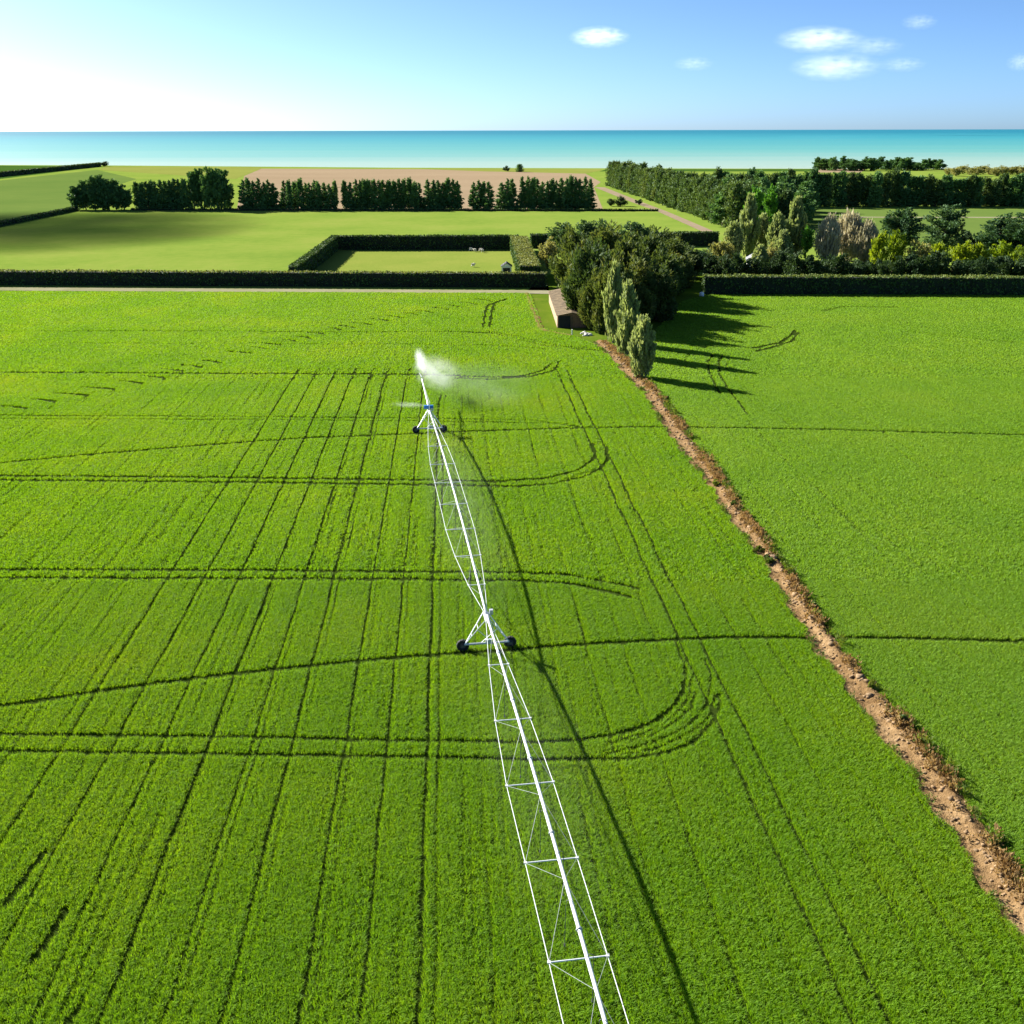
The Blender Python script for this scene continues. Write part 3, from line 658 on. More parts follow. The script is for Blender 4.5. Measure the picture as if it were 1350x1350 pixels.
def conifer_pts(h, rad, seed, nbr, per, size, base=0.06, power=0.75, gap=0.25):
    r_ = np.random.default_rng(seed); P = []; U = []; S = []
    for i in range(nbr):
        tt = base + (0.98 - base) * (i + r_.uniform(0, 1)) / nbr; a = r_.uniform(0, 6.283)
        L = rad * (1 - tt) ** power * r_.uniform(0.65, 1.15) + 0.03 * rad
        if r_.uniform() < gap * 0.5: L *= 0.5
        m_ = max(4, int(per * (0.35 + L / rad))); s = r_.uniform(0.15, 1, m_) ** 0.7
        zc = tt * h + s * L * (-0.18) + s * s * L * 0.22
        x = np.cos(a) * s * L; y = np.sin(a) * s * L; w_ = 0.16 * L + 0.25
        q = np.stack([x, y, zc], -1) + r_.normal(0, 1, (m_, 3)) * np.array([w_, w_, 0.35]) * 0.6
        P.append(q); U.append(np.tile(np.array([np.cos(a), np.sin(a), 0.1]), (m_, 1))); S.append(size * r_.uniform(0.7, 1.3, m_) * (0.6 + 0.6 * L / rad))
    t_ = np.linspace(0.8, 1.0, 14); P.append(np.stack([0 * t_, 0 * t_, t_ * h], -1)); U.append(np.tile([0, 0, 1.0], (14, 1))); S.append(np.full(14, size * 0.7))
    return np.concatenate(P), np.concatenate(U), np.concatenate(S)
def clump_pts(h, rad, seed, ncl, per, size, base=0.25, up=0.5, cl=0.3, shell=0.5, flat=1.0, top=0.5, skirt=0.0):
    """Crown of separate foliage clumps on limbs: uneven outline with gaps between clumps."""
    r_ = np.random.default_rng(seed); P = []; U = []; S = []
    for i in range(ncl):
        d = r_.normal(0, 1, 3); d /= np.linalg.norm(d); q = shell + (1 - shell) * r_.uniform(0, 1)
        zc = (base + (1 - base) * (0.5 + 0.5 * d[2] * q)) * h
        rr = rad * max(math.sqrt(max(0.02, 1 - d[2] ** 2)), skirt if d[2] < 0 else 0) * q * r_.uniform(0.75, 1.15)
        hn = math.hypot(d[0], d[1]) + 1e-6
        taper = 1.0 - top * max(0, d[2])
        c = np.array([d[0] / hn * rr * taper, d[1] / hn * rr * taper, zc])
        ax = np.array([d[0] / hn * (1 - up), d[1] / hn * (1 - up), up]); ax /= np.linalg.norm(ax)
        m_ = int(per * r_.uniform(0.6, 1.3)); L = rad * cl * r_.uniform(0.8, 1.5)
        e = r_.normal(0, 1, (m_, 3)); e /= np.linalg.norm(e, axis=1)[:, None]; e *= r_.uniform(0.3, 1, (m_, 1)) ** 0.5
        q_ = e * L * 0.62 + ax * (e @ ax)[:, None] * L * 1.0 * (0.5 + up)
        P.append(c + q_); U.append(np.tile(ax, (m_, 1)) + e * 0.8); S.append(size * r_.uniform(0.7, 1.35, m_))
    return np.concatenate(P), np.concatenate(U), np.concatenate(S)
def belt_pts(h, rad, seed, nbr, per, size):
    """Dense shelterbelt tree clothed to the ground: upswept sprays on a blunt column."""
    r_ = np.random.default_rng(seed); P = []; U = []; S = []
    for i in range(nbr):
        k = r_.uniform(0.0, 0.93); a = r_.uniform(0, 6.283)
        R_ = rad * (0.9 - 0.75 * max(0, k - 0.45) ** 1.3 / 0.5) * r_.uniform(0.7, 1.12); L = h * r_.uniform(0.06, 0.13)
        s = r_.uniform(0.25, 1, per)
        q = np.stack([np.cos(a) * R_ * s, np.sin(a) * R_ * s, k * h + (s - 0.4) * L * 1.6], -1) + r_.normal(0, 1, (per, 3)) * np.array([0.14, 0.14, 0.12]) * rad
        P.append(q); U.append(np.tile([np.cos(a) * .6, np.sin(a) * .6, 0.7], (per, 1))); S.append(size * r_.uniform(0.7, 1.3, per))
    for j in range(3):
        t_ = np.linspace(0.75, 1.0 - 0.05 * j, 16); ox, oy = r_.normal(0, rad * 0.25, 2) * (j > 0)
        P.append(np.stack([ox + r_.normal(0, .2, 16), oy + r_.normal(0, .2, 16), t_ * h], -1)); U.append(np.tile([0, 0, 1.0], (16, 1))); S.append(np.full(16, size * 0.75))
    return np.concatenate(P), np.concatenate(U), np.concatenate(S)
def poplar_pts(h, rad, seed, nbr, per, size):
    r_ = np.random.default_rng(seed); P = []; U = []; S = []
    for i in range(nbr):
        z0 = h * r_.uniform(0.03, 0.72); a = r_.uniform(0, 6.283); L = h * r_.uniform(0.16, 0.34); L = min(L, h * 1.02 - z0)
        prof = rad * r_.uniform(0.45, 1.0) * (0.55 + 0.75 * math.sin(math.pi * min(1, z0 / h + 0.18)))
        s = r_.uniform(0, 1, per); out = prof * (0.35 + 0.65 * np.sqrt(s)) * (1 - 0.6 * np.clip((z0 + s * L) / h - 0.62, 0, 1) / 0.38)
        q = np.stack([np.cos(a) * out, np.sin(a) * out, z0 + s * L], -1) + r_.normal(0, 1, (per, 3)) * rad * np.array([0.11, 0.11, 0.08])
        P.append(q); U.append(np.tile([np.cos(a) * .25, np.sin(a) * .25, 1.0], (per, 1))); S.append(size * r_.uniform(0.7, 1.3, per))
    return np.concatenate(P), np.concatenate(U), np.concatenate(S)
def proto(kind, pts, mat, trunk, seed, up_w=0.5, aspect=1.8, bark='bark'):
    P, U, S = pts; P = P.copy(); P[:, 2] = np.maximum(P[:, 2], 0.15)
    U = U / np.linalg.norm(U, axis=1)[:, None]
    return (card_mesh('crown', P, S, seed, M[mat], up=U, up_w=up_w, aspect=aspect), trunk.mesh('trunk', M[bark], True))
def plant(name, pr, base, h_rel, w_rel, rz, label, cat, group=None):
    root = empty(name, base, rz, (w_rel, w_rel, h_rel))
    link('crown', pr[0], root); link('trunk', pr[1], root)
    return tag(root, label, cat, group)
# prototypes (heights in metres; scaled per tree)
SLIM = [proto('slim', belt_pts(17, 2.9, 240 + k, 95, 22, 0.7), 'conifer', trunk_mesh(15, 0.26, k, 0), 240 + k) for k in range(3)]
CON = [proto('conifer', conifer_pts(17, 4.3, 60 + k, 120, 18, 0.8, 0.02, 0.6), 'conifer', trunk_mesh(15.5, 0.28, k, 0), 60 + k) for k in range(5)]
BELT = [proto('belt', belt_pts(17.5, 4.0, 80 + k, 110, 26, 0.7), 'belt', trunk_mesh(13, 0.35, k, 5), 80 + k) for k in range(4)]
BROAD = [proto('broad', clump_pts(17.5, 5.0, 220 + k, 95, 50, 0.8, 0.02, 0.4, 0.27, 0.3, top=0.45, skirt=0.85), 'conifer', trunk_mesh(14, 0.35, k, 6), 220 + k) for k in range(4)]
BELTD = [proto('belt', belt_pts(17.5, 4.0, 90 + k, 110, 26, 0.75), 'conifer', trunk_mesh(13, 0.35, k, 5), 90 + k) for k in range(3)]
CYP = [proto('cypress', clump_pts(16, 6.0, 100 + k, 105, 105, 0.46, 0.03, 0.72, 0.27, 0.45, top=0.45, skirt=0.8), 'cypress', trunk_mesh(13, 0.45, k, 7, spread=0.36, lo=0.15), 100 + k, 0.65, 2.3) for k in range(4)]
PINE = [proto('pine', clump_pts(14, 4.6, 120 + k, 62, 90, 0.42, 0.06, 0.35, 0.30, 0.5, top=0.45, skirt=0.75), 'darkpine', trunk_mesh(11.5, 0.35, k, 6), 120 + k) for k in range(3)]
POP = [proto('poplar', poplar_pts(12, 1.9, 140 + k, 100, 60, 0.36), 'poplar', trunk_mesh(11, 0.2, k, 6, lo=0.1, spread=0.12), 140 + k, 0.75, 2.2, 'pale_bark') for k in range(3)]
WIL = [proto('willow', poplar_pts(11, 4.2, 150 + k, 130, 60, 0.4), 'willow', trunk_mesh(9.5, 0.3, k, 8, lo=0.08, spread=0.3), 150 + k, 0.8, 3.0, 'pale_bark') for k in range(2)]
LIM = [proto('lime', clump_pts(5, 3.0, 160 + k, 26, 70, 0.36, 0.1, 0.35, 0.36, 0.4), 'lime', trunk_mesh(3.8, 0.14, k, 5), 160 + k) for k in range(2)]
BRT = [proto('bright', clump_pts(16, 3.4, 170 + k, 44, 70, 0.5, 0.2, 0.5, 0.32, 0.4), 'bright', trunk_mesh(13, 0.3, k, 5), 170 + k) for k in range(2)]
OLI = [proto('olive', clump_pts(5, 3.0, 180 + k, 24, 70, 0.36, 0.06, 0.35, 0.36, 0.4), 'olive', trunk_mesh(3.8, 0.14, k, 5), 180 + k) for k in range(2)]
DSH = [proto('dark', clump_pts(6, 3.4, 190 + k, 28, 70, 0.42, 0.04, 0.35, 0.36, 0.45), 'shrub', trunk_mesh(4.4, 0.16, k, 5), 190 + k) for k in range(3)]

rr = random.Random(3)
# conifer row behind the pasture: clumps with gaps, photo columns and tops
ROWY = 574.0
ORD = ['first', 'second', 'third', 'fourth', 'fifth', 'sixth', 'seventh', 'eighth', 'ninth', 'tenth', 'eleventh', 'twelfth', 'thirteenth', 'fourteenth', 'fifteenth', 'sixteenth', 'seventeenth', 'eighteenth']
def conifer_run(x0, x1, tops, label, step=8.0, y=ROWY, hi=1.0, protos=None, wid=1.0):
    protos = protos or CON[:3] + SLIM[:2]; step = step * 0.85 if step < 9 else step
    x = x0 + 3.6 * wid; n_ = 0
    while x < x1 - 3.1 * wid or n_ == 0:
        top = np.interp(x, [q[0] for q in tops], [q[1] for q in tops]) + rr.uniform(-2.5, 2.5)
        p = at(x, y + rr.uniform(-3, 3)); h = height_at(p[1], top) * hi
        k = rr.randrange(len(protos))
        w_ = wid * rr.uniform(0.72, 0.92); n_ += 1
        plant('conifer_tree', protos[k], (p[0], p[1], 0), h / 17.0, w_, rr.uniform(0, 6.28), ORD[n_ - 1] + ' ' + label, 'tree', 'conifers in the windbreak row')
        x += step * rr.uniform(0.8, 1.2)
conifer_run(100, 174, [(98, 250), (108, 242), (125, 234), (148, 234), (160, 240), (172, 246)], 'dark rounded conifer from left in the leftmost clump of the windbreak row', 10.5, protos=BROAD, wid=1.05)
conifer_run(180, 256, [(180, 242), (200, 236), (256, 236)], 'pointed conifer from left in the windbreak clump left of the tallest trees', 7.5, wid=1.1)
conifer_run(254, 312, [(254, 232), (262, 223), (295, 220), (300, 224), (312, 236)], 'tall dark conifer from left at the highest point of the windbreak row', 11, protos=BROAD, wid=1.05)
conifer_run(320, 371, [(320, 238), (345, 236), (371, 240)], 'slim conifer from left in the left half of the wide windbreak block', 7.5)
conifer_run(374, 447, [(374, 238), (400, 238), (447, 241)], 'slim conifer from left in the right half of the wide windbreak block', 7.5)
conifer_run(453, 557, [(453, 238), (500, 237), (540, 237), (557, 240)], 'slim conifer from left in the central windbreak block behind the pasture', 7.5)
conifer_run(562, 612, [(562, 238), (590, 238), (612, 237)], 'slim conifer from left in the windbreak block beyond the lawn hedge', 7.5)
conifer_run(622, 652, [(622, 240), (640, 238), (652, 239)], 'slim conifer from left in the narrow block above the white shed', 7.5)
conifer_run(659, 680, [(659, 238), (680, 237)], 'slim conifer from left in the narrowest block of the windbreak row', 8)
conifer_run(686, 785, [(686, 233), (720, 238), (760, 234), (785, 236)], 'slim conifer from left in the rightmost block of the windbreak row', 7.5)
# shelterbelt beside the dirt road, receding to the coast
g0 = ground(950, 301); g1 = ground(796, 245.5); nbt = 46
for i in range(nbt):
    f_ = (i + rr.uniform(-0.3, 0.3)) / (nbt - 1); p = g0 + (g1 - g0) * f_
    for row in range(2):
        q = p + np.array([5.5 + row * 7.0 + rr.uniform(-1, 1), rr.uniform(-2, 2), 0])
        plant('shelterbelt_tree', BELT[rr.randrange(4)], (q[0], q[1], 0), rr.uniform(0.88, 1.1), rr.uniform(0.95, 1.2), rr.uniform(0, 6.28),
              'green cypress in the ' + ('front' if row == 0 else 'second') + ' row of the road shelterbelt, ' + ('near end', 'middle stretch', 'seaward end')[min(2, i * 3 // nbt)], 'tree', 'cypresses in the road shelterbelt')
# cross shelterbelt on the right
x = 935.0
while x < 1440:
    p = at(x, 590 + rr.uniform(-4, 4)); k = rr.uniform(0.88, 1.14)
    plant('shelterbelt_tree', (BELTD + BELT[:2])[rr.randrange(5)], (p[0], p[1], 0), k * (1.0 if x < 1180 else 0.9), rr.uniform(0.95, 1.25), rr.uniform(0, 6.28),
          'dark conifer in the cross shelterbelt behind ' + ('the pale poplars' if x < 1060 else 'the bare willows' if x < 1165 else 'the two broad dark pines' if x < 1275 else 'the pines at the right edge'), 'tree', 'conifers in the cross shelterbelt')
    x += rr.uniform(8.5, 12.5)
# small wood filling the corner between the two shelterbelts
for i in range(20):
    px = 958 + (i % 5) * 25 + rr.uniform(-6, 6); y = 470 + (i // 5) * 28 + rr.uniform(-6, 6)
    if px > 1075: continue
    p = at(px, y)
    plant('wood_tree', (BELT[:2] + BROAD)[rr.randrange(6)], (p[0], p[1], 0), rr.uniform(0.8, 1.12), rr.uniform(0.95, 1.25), rr.uniform(0, 6.28), 'dark green tree in the wood between the two shelterbelts', 'tree', 'trees in the corner wood')
# trees on the coast
for i in range(24):
    x = 1078 + i * 7.0; p = at(x, 1130 + rr.uniform(-25, 25))
    plant('coast_tree', BROAD[rr.randrange(4)], (p[0], p[1], 0), rr.uniform(0.45, 0.82), rr.uniform(0.9, 1.4), rr.uniform(0, 6.28), 'low dark tree in the grove on the coast at the right', 'tree', 'trees of the coastal grove')
for i in range(14):
    x = 1252 + i * 9.0; p = at(x, 1000 + rr.uniform(-25, 25))
    plant('coast_scrub', OLI[rr.randrange(2)], (p[0], p[1], 0), 1.5 if i % 3 else 1.2, rr.uniform(1.6, 2.2), rr.uniform(0, 6.28), 'rusty olive scrub tree near the coast at the right edge', 'tree', 'scrub near the coast')
p = at(686, 1100); plant('lone_tree', BELTD[0], (p[0], p[1], 0), 0.42, 1.1, 1.0, 'lone round tree on the pale coast field', 'tree')
p = at(669, 1120); plant('lone_bush', DSH[0], (p[0], p[1], 0), 0.8, 1.0, 1.0, 'small lone bush left of the round tree on the coast field', 'bush')
p = at(138, 1300); plant('lone_bush', DSH[1], (p[0], p[1], 0), 1.0, 1.6, 1.0, 'tiny dark bush at the seaward end of the left hedge line', 'bush')
# bushes at the near end of the dirt road
for px, py, s in ((806, 272, 0.7), (818, 272, 0.9), (842, 270, 0.6)):
    p = ground(px, py); plant('roadside_bush', DSH[rr.randrange(3)], p, s * 0.9, s, rr.uniform(0, 6), {806: 'dark bush at the right end of the conifer row', 818: 'larger dark bush beside the bend of the dirt road', 842: 'small bush on the far verge of the dirt road'}[px], 'bush')

# the big trees by the soil strip: photo column, forward distance, photo row of the top
BIG = [(742, 352, 293, PINE[0], 1.15, 'dark round headed pine at the left back of the big grove'),
       (722, 322, 318, OLI[0], 1.0, 'pale olive bushy tree at the left edge of the big grove'),
       (772, 345, 289, PINE[1], 1.15, 'dark pine with twin heads at the back of the big grove'),
       (797, 335, 292, PINE[2], 0.8, 'narrow dark pine standing up from the middle of the big grove'),
       (836, 338, 292, PINE[0], 1.15, 'dark pine topping the right back of the big grove'),
       (757, 268, 312, CYP[0], 1.05, 'spreading cypress behind the old shed'),
       (800, 285, 303, CYP[1], 1.25, 'broad cypress in the heart of the big grove'),
       (783, 226, 326, CYP[2], 1.05, 'big front cypress with upswept fans of foliage beside the old shed'),
       (806, 216, 350, CYP[0], 0.8, 'front cypress reaching down to the pale rubble'),
       (823, 240, 322, CYP[3], 1.1, 'green cypress behind the silvery poplars'),
       (852, 262, 316, CYP[0], 1.2, 'dark cypress on the shaded right flank of the big grove'),
       (884, 290, 318, CYP[1], 1.0, 'shaded cypress near the left end of the right hedge'),
       (866, 318, 305, CYP[2], 1.1, 'cypress behind the shaded right flank of the big grove'),
       (858, 236, 350, CYP[1], 0.95, 'dark cypress in the shade right of the tall poplar'),
       (872, 250, 340, CYP[3], 0.9, 'shadowed cypress at the foot of the right flank of the grove'),
       (838, 229, 345, CYP[2], 0.8, 'dark cypress directly behind the middle poplar'),
       (880, 268, 345, CYP[0], 0.8, 'low shadowed cypress facing the right field'),
       (768, 246, 330, CYP[3], 0.9, 'cypress leaning over the roof of the old shed'),
       (782, 219, 372, CYP[1], 0.6, 'low cypress hiding the right end of the old shed'),
       (905, 300, 326, CYP[2], 0.75, 'shaded cypress at the right end of the big grove'),
       (925, 316, 330, PINE[1], 0.9, 'dark pine just left of the garden poplars'),
       (940, 330, 325, PINE[2], 0.9, 'dark pine behind the left end of the right hedge'),
       (866, 230, 356, CYP[2], 0.8, 'shadowed cypress between the poplars and the right field'),
       (893, 280, 340, CYP[3], 0.8, 'shadowed cypress closest to the end of the right hedge'),
       (905, 322, 330, DSH[0], 1.2, 'dark shrub just behind the end of the right hedge'),
       (846, 222, 385, CYP[3], 0.6, 'low dark cypress in the shade right of the poplars')]
for px, y, top, pr, w_, lab in BIG:
    p = at(px, y); h = height_at(y, top); base = {id(q): hh for qs, hh in ((PINE, 14), (CYP, 16), (OLI, 5), (DSH, 6)) for q in qs}[id(pr)]
    plant('grove_tree', pr, (p[0], p[1], 0), h / base, w_ if base > 7 else w_ * 1.1, rr.uniform(0, 6.28), lab, 'tree', 'trees of the big grove')
for px, py, top, k, w_, lab in ((846, 499, 416, 0, 1.0, 'front silvery green poplar at the head of the soil strip'), (826, 470, 372, 1, 1.05, 'tall silvery green poplar just behind the front one'), (808, 452, 342, 2, 0.9, 'slim grey green poplar against the dark cypresses')):
    g = ground(px, py); h = height_at(g[1], top)
    plant('poplar_tree', POP[k], g, h / 12, w_ * 1.0, k * 1.0, lab, 'tree', 'poplars at the head of the soil strip')
# garden trees behind the right hedge
GARD = [(1001, 303, 322, POP[2], 1.1, 'young pale poplar standing before the white house'), (1012, 306, 326, OLI[0], 0.9, 'pale olive bush before the white house'), (965, 330, 292, POP[0], 1.5, 'grey green poplar at the left of the garden'), (952, 318, 318, OLI[0], 1.2, 'pale olive bush left of the white house'), (985, 345, 258, POP[1], 1.5, 'tall pale poplar behind the white house'), (1003, 350, 280, POP[2], 1.3, 'slimmer pale poplar right behind the house'),
        (1022, 335, 280, POP[0], 1.4, 'pale poplar right of the white house'), (1045, 340, 262, POP[1], 1.6, 'tallest pale poplar right of the white house'), (1030, 325, 302, POP[2], 1.3, 'short poplar in front of the tall pale ones'),
        (992, 400, 243, BRT[0], 0.9, 'fresh green tree rising behind the pale poplars'), (1012, 405, 244, BRT[1], 0.8, 'second fresh green tree behind the pale poplars'), (1062, 330, 296, BRT[0], 0.55, 'small fresh green tree between poplar and bare willow'),
        (1090, 335, 285, WIL[0], 0.8, 'greyish bare willow, left stem of the pair'), (1116, 340, 279, WIL[1], 1.0, 'tall bare pinkish grey willow in the garden'), (1140, 335, 292, WIL[0], 0.8, 'bare willow leaning toward the dark pines'),
        (1186, 352, 274, PINE[0], 1.4, 'dark pine right of the bare willows'), (1243, 356, 270, PINE[1], 1.5, 'broad dark pine standing before the green field'), (1312, 340, 286, PINE[2], 1.5, 'dark pine near the right edge of the picture'), (1345, 335, 282, PINE[0], 1.5, 'dark pine cut by the right edge of the picture'), (1275, 362, 305, DSH[1], 1.2, 'dark shrub between the two broad pines'),
        (1155, 320, 311, LIM[0], 1.0, 'lime green shrub at the foot of the bare willows'), (1178, 322, 308, LIM[1], 1.1, 'lime green shrub under the first dark pine'), (1210, 318, 322, OLI[1], 1.3, 'pale olive shrub among the lime shrubs'), (1238, 312, 324, LIM[0], 1.0, 'low lime shrub before the broad dark pine'), (1268, 314, 322, LIM[1], 1.1, 'lime shrub in the middle of the right garden'), (1292, 312, 326, LIM[0], 1.0, 'small lime shrub in the right garden'), (1320, 312, 322, LIM[1], 1.3, 'big golden shrub at the right of the garden'), (1345, 306, 330, LIM[0], 1.0, 'lime shrub cut by the right edge of the picture')]
for px, y, top, pr, w_, lab in GARD:
    p = at(px, y); h = height_at(y, top); base = {id(q): hh for qs, hh in ((PINE, 14), (POP, 12), (OLI, 5), (DSH, 6), (WIL, 11), (LIM, 5), (BRT, 16)) for q in qs}[id(pr)]
    plant('garden_tree', pr, (p[0], p[1], 0), h / base, w_, rr.uniform(0, 6.28), lab, 'tree', 'garden trees behind the right hedge')
x = 935
while x < 1370:
    y = 293 + rr.uniform(-6, 6); p = at(x, y); h = height_at(y, 340 + rr.uniform(-7, 6))
    plant('garden_shrub', DSH[rr.randrange(3)], (p[0], p[1], 0), h / 6, rr.uniform(0.8, 1.1), rr.uniform(0, 6.28), 'dark shrub massed just behind the right hedge, below ' + ('the white house' if x < 1060 else 'the bare willows' if x < 1150 else 'the lime shrubs' if x < 1270 else 'the rightmost pines'), 'shrub', 'dark shrubs behind the right hedge')
    x += rr.uniform(15, 22)

# ------------------------------------------------------------------ irrigator
T1 = ground(642, 858)[:2]; T2 = ground(567, 571)[:2]
SPAN = np.linalg.norm(T2 - T1); U1 = (T2 - T1) / SPAN; W1 = np.array([U1[1], -U1[0]])     # along the pipe, to the right
T0 = T1 - U1 * SPAN
PZ = 3.25
def P3(s, lat, z):
    """Point s metres along the machine from the near tower, lat metres to the right, at height z."""
    q = T1 + U1 * s + W1 * lat; return (q[0], q[1], z)
irr = empty('irrigation_boom', (*T1, 0)); irr.rotation_euler = (0, 0, 0)
tag(irr, 'long white pivot irrigation boom on wheeled towers crossing the green field', 'irrigator')
def ip(mb, name, mat, parent=None, smooth=False):
    """Build a part whose coordinates are in world space under the irrigator."""
    me = mb.mesh(name, mat, smooth)
    me.transform(Matrix.Translation((-T1[0], -T1[1], 0)))
    o = link(name, me, irr if parent is None else parent)
    return o
NB = 9
def pipe_z(s0, s1, s):
    k = (s - s0) / (s1 - s0); return PZ + 0.95 * (1 - (2 * k - 1) ** 2)
def build_span(s0, s1):
    mb = MB(); ss = np.linspace(s0, s1, 37)
    mb.tube([P3(s, 0, pipe_z(s0, s1, s)) for s in ss], 0.10, 10)
    sp = ip(mb, 'span_pipe', M['galv'], None, True)
    fl = MB()
    for k in range(1, NB):
        s = s0 + (s1 - s0) * k / NB; z = pipe_z(s0, s1, s)
        fl.tube([P3(s - 0.04, 0, z), P3(s + 0.04, 0, z)], 0.165, 10)
    ip(fl, 'flange', M['galv_dull'], sp)
    nodes = {}
    for k in range(1, NB):
        s = s0 + (s1 - s0) * k / NB; z = pipe_z(s0, s1, s); e = min(k, NB - k)
        dz = (0.95, 1.5, 1.8)[min(e, 3) - 1]; hw = (0.72, 1.2, 1.45)[min(e, 3) - 1]
        nodes[k] = (s, z - dz, hw)
    for sgn in (-1, 1):
        rod = MB(); pts = [P3(s0 + 0.5, sgn * 0.12, PZ - 0.02)] + [P3(nodes[k][0], sgn * nodes[k][2], nodes[k][1]) for k in range(1, NB)] + [P3(s1 - 0.5, sgn * 0.12, PZ - 0.02)]
        for a_, b2 in zip(pts[:-1], pts[1:]): rod.tube([a_, b2], 0.023, 6)
        ip(rod, 'truss_rod', M['galv'], sp)
    for k in range(1, NB):
        s, zn, hw = nodes[k]; z = pipe_z(s0, s1, s)
        cb = MB(); cb.tube([P3(s, -hw, zn), P3(s, hw, zn)], 0.042, 6)
        for sgn in (-1, 1): cb.box(P3(s, sgn * hw, zn), (0.16, 0.16, 0.10))
        ip(cb, 'cross_bar', M['galv'], sp)
        for sgn in (-1, 1):
            st = MB(); st.tube([P3(s, sgn * hw, zn), P3(s - (s1 - s0) / NB * 0.5, 0, pipe_z(s0, s1, s - (s1 - s0) / NB * 0.5) - 0.08)], 0.012, 5)
            st.tube([P3(s, sgn * hw, zn), P3(s + (s1 - s0) / NB * 0.5, 0, pipe_z(s0, s1, s + (s1 - s0) / NB * 0.5) - 0.08)], 0.012, 5)
            ip(st, 'truss_strut', M['strut'], sp)
    n = 18
    for k in range(n):
        s = s0 + (s1 - s0) * (k + 0.5) / n; z = pipe_z(s0, s1, s); sgn = 1 if k % 2 else -1
        d_ = MB(); d_.tube([P3(s, 0, z + 0.09), P3(s, sgn * 0.10, z + 0.24), P3(s, sgn * 0.26, z + 0.16), P3(s, sgn * 0.30, z - 0.2), P3(s, sgn * 0.31, 1.7)], 0.018, 5)
        d_.tube([P3(s, sgn * 0.31, 1.72), P3(s, sgn * 0.31, 1.52)], [0.03, 0.05], 6)
        ip(d_, 'drop_sprinkler', M['hose'], sp)
    return sp
build_span(0, SPAN); build_span(-SPAN, 0)
WB = 1.85
def wheel(cx, cy, ang, name='wheel'):
    w_ = empty(name, (cx - T1[0], cy - T1[1], 0.51)); w_.parent = irr; w_.scale = (0.9, 0.85, 0.9); w_.rotation_euler = (0, 0, ang)     # local x: rolling direction
    prof = [(0.30, -0.12), (0.40, -0.17), (0.50, -0.17), (0.555, -0.12), (0.56, 0.12), (0.50, 0.17), (0.40, 0.17), (0.30, 0.12)]
    n = 28; v = []; f = []
    for i in range(n):
        a = 2 * math.pi * i / n
        for j, (r0, y0) in enumerate(prof):
            r0 = r0 + (0.035 if (i % 2 and j in (2, 3, 4, 5)) else 0); v.append((math.cos(a) * r0, y0, math.sin(a) * r0))
    L = len(prof)
    for i in range(n):
        for j in range(L):
            f.append((i * L + j, i * L + (j + 1) % L, ((i + 1) % n) * L + (j + 1) % L, ((i + 1) % n) * L + j))
    me = bpy.data.meshes.new('tyre'); me.from_pydata(v, [], f); me.materials.append(M['tyre']); link('tyre', me, w_)
    mb = MB(); mb.tube([(0, -0.06, 0), (0, 0.06, 0)], 0.305, 20); mb.tube([(0, -0.13, 0), (0, 0.13, 0)], 0.09, 10); mb.build('rim', M['rim'], w_)
def build_tower(s, box=False):
    c = T1 + U1 * s; ang = math.atan2(W1[1], W1[0])
    mb = MB(); mb.tube([P3(s, -WB, 0.72), P3(s, WB, 0.72)], 0.095, 8); tw = ip(mb, 'base_beam', M['galv_dull'])
    for sgn in (-1, 1):
        q = c + W1 * sgn * (WB + 0.1) + U1 * 0.28; wheel(q[0], q[1], ang)
        hub = MB(); hub.box(P3(s + 0.04, sgn * (WB + 0.1), 0.58), (0.22, 0.24, 0.26), ang); hub.tube([P3(s, sgn * (WB + 0.1), 0.56), P3(s + 0.3, sgn * (WB + 0.1), 0.56)], 0.06, 8)
        ip(hub, 'gearbox', M['rim'], tw)
        for ds in (-0.75, 0.75):
            lg_ = MB(); lg_.tube([P3(s, sgn * (WB - 0.05), 0.74), P3(s + ds, sgn * 0.16, PZ - 0.06)], 0.05, 6); ip(lg_, 'leg', M['galv'], tw)
        br = MB()
        for z in (1.55, 2.3):
            k = (z - 0.74) / (PZ - 0.8); lat = sgn * (WB - 0.05 - (WB - 0.21) * k); br.tube([P3(s - 0.75 * k, lat, z), P3(s + 0.75 * k, lat, z)], 0.028, 5)
        ip(br, 'leg_brace', M['galv'], tw)
    k = 0.60; lat = WB - 0.05 - (WB - 0.21) * k; z = 0.74 + (PZ - 0.8) * k
    db = MB(); db.tube([P3(s - 0.75 * k, -lat, z), P3(s, WB * 0.25, 0.78)], 0.03, 5); db.tube([P3(s - 0.75 * k, lat, z), P3(s, -WB * 0.25, 0.78)], 0.03, 5); ip(db, 'diagonal_brace', M['galv'], tw)
    mo = MB(); mo.box(P3(s, 0.15, 0.94), (0.55, 0.26, 0.24), ang); ip(mo, 'drive_motor', M['galv_dull'], tw)
    sa = MB()
    sa.box(P3(s, 0, PZ - 0.16), (0.42, 1.7, 0.07), ang); ip(sa, 'pipe_saddle', M['galv'], tw)
    jb = MB(); jb.box(P3(s + 0.35, 0.42, PZ + 0.1), (0.3, 0.3, 0.4), ang); ip(jb, 'junction_box', M['galv_dull'], tw)
    if box:
        cb = MB(); cb.box(P3(s + 0.5, -0.05, PZ + 0.42), (1.3, 0.32, 0.48), ang); o = ip(cb, 'control_box', M['blue'], tw); o['label'] = 'blue control box on the far tower'
build_tower(0); build_tower(SPAN, True); build_tower(-SPAN)
